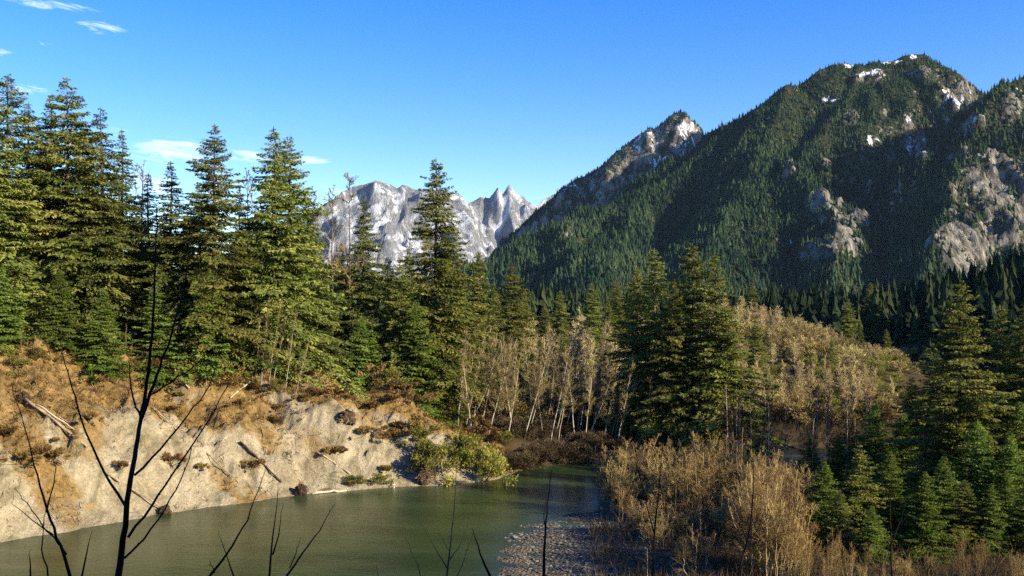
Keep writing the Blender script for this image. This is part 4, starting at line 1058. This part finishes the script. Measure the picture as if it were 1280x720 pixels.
dens = np.clip(1.15 * t ** 1.4 + .08 + 1.6 * fbm(al_ * .085 + sl * .075 + 9, sl * .035 - al_ * .012, 4) + .3 * fbm(x * .3, y * .3, 2), 0, 1) * (sl > .8) * (t < 1.6) * (hh > 3)
k = rg.uniform(0, 1, n) < dens * .75
tufts('dry_grass', x[k], y[k], z[k], rg.uniform(.3, .85, k.sum()), M_DRY, 9, .55, 1.0, 6, .03, ('straw coloured dry grass matted over the upper clay bluff', 'grass'))
n = 5200
x = rg.uniform(-85, 4, n); y = rg.uniform(82, 172, n); z, sl, sr, hh, ww = ground_base(x, y); t = sl / np.maximum(ww, 1)
k = (sl > .1) & (t < 1.25) & (hh > 3) & (fbm(x * .12, y * .12, 3) > -.12); x, y, z = x[k], y[k], z[k]; n = len(x)
fall = unit(np.stack([.58 + rg.normal(0, .5, n), -.81 + rg.normal(0, .5, n), -.62 + rg.normal(0, .22, n)], -1)); ln_ = rg.gamma(1.6, .38, n)[:, None] + .15
p0 = np.stack([x, y, z + .07], -1); rr0 = np.clip(.02 + .028 * ln_[:, 0] * rg.uniform(.4, 1, n), .02, .09)
v, q = tubes(p0 - fall * ln_ * .5, p0 + fall * ln_ * .5, rr0, rr0 * .6, 5)
tag(link('debris', mesh_np('debris', v, quads=q, mats=[foliage('stick_debris', (.05, .033, .018), (.20, .145, .08), (.50, .41, .28), 0, 0)], attr={'tint': np.repeat(np.clip(rg.normal(.45, .3, n), 0, 1), 10)})), 'sticks and broken wood strewn over the clay bluff', 'debris', kind='stuff')
n = 30000
x = rg.uniform(-5, 100, n); y = rg.uniform(66, 240, n); z, sl, sr, hh, ww = ground_base(x, y)
k = (((sr > 9) & (sl < -2)) | ((sl > 2) & (x > 2))) & (np.abs(x / y) < .62)
tufts('undergrowth', x[k], y[k], z[k], rg.uniform(.6, 1.9, k.sum()), M_TWIGDARK, 10, .6, 0, 12, .012, ('tangled brown undergrowth covering the flood plain', 'undergrowth'))
n = 22000
x = rg.uniform(-6, 24, n); y = rg.uniform(78, 124, n); z, sl, sr, hh, ww = ground_base(x, y)
k = (sr > -.8) & (z > -.1) & (sr < 15) & (fbm(x * .1 + .8 * y * .1, y * .28, 3) > -.22); x, y, z = x[k], y[k], z[k]; n = len(x)
oct_v = np.array([(1, 0, 0), (0, 1, 0), (-1, 0, 0), (0, -1, 0), (.7, .7, .55), (-.7, .7, .6), (-.7, -.7, .5), (.7, -.7, .6), (0, 0, .8)], float)
oct_t = np.array([(0, 1, 4), (1, 2, 5), (2, 3, 6), (3, 0, 7), (4, 1, 5), (5, 2, 6), (6, 3, 7), (7, 0, 4), (4, 5, 8), (5, 6, 8), (6, 7, 8), (7, 4, 8)])
sz = rg.gamma(1.6, .034, n) + .025
a = rg.uniform(0, 6.28, n); ca, sa = np.cos(a), np.sin(a)
jit = oct_v[None] * (1 + rg.normal(0, .18, (n, 9, 3))) * sz[:, None, None] * np.array([1.2, .9, .75])
v = np.stack([jit[..., 0] * ca[:, None] - jit[..., 1] * sa[:, None], jit[..., 0] * sa[:, None] + jit[..., 1] * ca[:, None], jit[..., 2]], -1) + np.stack([x, y, z], -1)[:, None]
tt = (np.arange(n) * 9)[:, None, None] + oct_t[None]
M_STONE = foliage('pale_river_stones', (.04, .037, .030), (.095, .088, .073), (.25, .235, .20), 0, 0)
tag(link('gravel_stones', mesh_np('gravel_stones', v.reshape(-1, 3), tris=tt.reshape(-1, 3), mats=[M_STONE], attr={'tint': np.repeat(np.clip(rg.normal(.5, .25, n), 0, 1), 9)})),
    'pale rounded stones scattered over the gravel bar', 'stones', kind='stuff')

# ------------------------------------------------------------------ haze, light, sky
SUN_EL, SUN_AZ = rad(21.5), math.atan2(.875, -.484)     # azimuth measured from +Y towards +X
sv = Vector((math.sin(SUN_AZ) * math.cos(SUN_EL), math.cos(SUN_AZ) * math.cos(SUN_EL), math.sin(SUN_EL)))
sun = bpy.data.lights.new('sun', 'SUN'); sun.energy = 5.0; sun.angle = rad(.5); sun.color = (1.0, .875, .64)
so = bpy.data.objects.new('sun', sun); so.rotation_euler = (-sv).to_track_quat('-Z', 'Y').to_euler(); so.location = (60, -60, 120); COL.objects.link(so)

HAZE = True
if HAZE:
    hv = np.array([(a, b, c) for a in (-13000, 13000) for b in (-2900, 15000) for c in (-40, 1350)], float)
    hq = [(0, 1, 3, 2), (4, 6, 7, 5), (0, 4, 5, 1), (2, 3, 7, 6), (0, 2, 6, 4), (1, 5, 7, 3)]
    T = NT('thin_air_haze')
    pv = T.n('VolumePrincipled'); pv.inputs['Density'].default_value = 1.0e-5; pv.inputs['Color'].default_value = (.50, .72, 1, 1); pv.inputs['Anisotropy'].default_value = .1
    T.l(pv.outputs[0], T.out.inputs['Volume'])
    tag(link('haze', mesh_np('haze', hv, quads=hq, mats=[T.m])), 'thin blue haze in the valley air', 'haze', kind='stuff')

w = bpy.data.worlds.new('World'); scn.world = w; w.use_nodes = True
nt = w.node_tree; nt.nodes.clear()
def N(t, **k):
    nd = nt.nodes.new('ShaderNode' + t)
    for a, b in k.items(): setattr(nd, a, b)
    return nd
sky = N('TexSky', sky_type='NISHITA'); sky.sun_disc = False; sky.sun_elevation = SUN_EL; sky.sun_rotation = SUN_AZ
sky.altitude = 300; sky.air_density = 1.0; sky.dust_density = .3; sky.ozone_density = 2.0
hs = N('HueSaturation'); hs.inputs['Saturation'].default_value = 1.5; hs.inputs['Value'].default_value = 1.04; hs.inputs['Hue'].default_value = .522
nt.links.new(sky.outputs[0], hs.inputs['Color'])
# thin cirrus streaks low on the left of the sky: noise on the sky direction
tc = N('TexCoord'); sep = N('SeparateXYZ'); nt.links.new(tc.outputs['Generated'], sep.inputs[0])
def m(op, a, b=0.0, clamp=False):
    nd = N('Math', operation=op, use_clamp=clamp)
    for s, v in zip(nd.inputs, (a, b)):
        if hasattr(v, 'links'): nt.links.new(v, s)
        else: s.default_value = v
    return nd.outputs[0]
az = m('ARCTAN2', sep.outputs['X'], sep.outputs['Y']); el = m('ARCSINE', sep.outputs['Z'])
comb = N('CombineXYZ'); nt.links.new(m('MULTIPLY', az, 13.0), comb.inputs[0]); nt.links.new(m('MULTIPLY', m('ADD', el, m('MULTIPLY', az, .12)), 60.0), comb.inputs[1])
cn = N('TexNoise'); cn.inputs['Scale'].default_value = 2.0; cn.inputs['Detail'].default_value = 10; cn.inputs['Roughness'].default_value = .7; cn.inputs['Distortion'].default_value = 1.2
nt.links.new(comb.outputs[0], cn.inputs['Vector'])
def blob(px, py, rx, ry, s):
    a0 = math.atan((px - CX) / FPX); e0 = math.atan((HY - py) / FPX * math.cos(a0))
    dx = m('DIVIDE', m('SUBTRACT', az, a0), rx / FPX); dy = m('DIVIDE', m('SUBTRACT', el, e0), ry / FPX)
    return m('MULTIPLY', m('SUBTRACT', 1.0, m('ADD', m('MULTIPLY', dx, dx), m('MULTIPLY', dy, dy)), True), s)
cover = None
for bspec in [(215, 190, 62, 20, 1.0), (190, 230, 40, 16, .9), (386, 200, 30, 8, 1.0), (310, 196, 46, 14, .7), (60, 6, 60, 7, .8), (125, 34, 36, 9, .7), (38, 113, 28, 8, .8), (10, 68, 18, 8, .7), (52, 55, 14, 5, .6), (420, 236, 30, 10, .6), (150, 165, 30, 12, .5)]:
    b = blob(*bspec); cover = b if cover is None else m('MAXIMUM', cover, b)
cl = m('MULTIPLY', m('MULTIPLY', m('SUBTRACT', m('ADD', cn.outputs['Fac'], m('MULTIPLY', cover, .26)), .60), 2.6, True), m('MULTIPLY', cover, 1.6, True), True)
mx = N('Mix', data_type='RGBA'); nt.links.new(m('MULTIPLY', cl, .85), mx.inputs[0]); nt.links.new(hs.outputs[0], mx.inputs[6]); mx.inputs[7].default_value = (7.5, 7.6, 8.0, 1)
bg = N('Background'); bg.inputs['Strength'].default_value = .106; nt.links.new(mx.outputs[2], bg.inputs['Color'])
wo = N('OutputWorld'); nt.links.new(bg.outputs[0], wo.inputs['Surface'])

vs = scn.view_settings; vs.view_transform = 'Standard'; vs.look = 'None'; vs.exposure = 1.25; vs.gamma = 1.0; vs.use_curve_mapping = False
scn.cycles.max_bounces = 5; scn.cycles.diffuse_bounces = 2; scn.cycles.glossy_bounces = 2; scn.cycles.volume_bounces = 0; scn.cycles.sample_clamp_indirect = 3.0
scn.cycles.use_denoising = False; scn.cycles.denoiser = 'OPENIMAGEDENOISE'; scn.cycles.denoising_input_passes = 'RGB_ALBEDO_NORMAL'; scn.cycles.denoising_prefilter = 'ACCURATE'
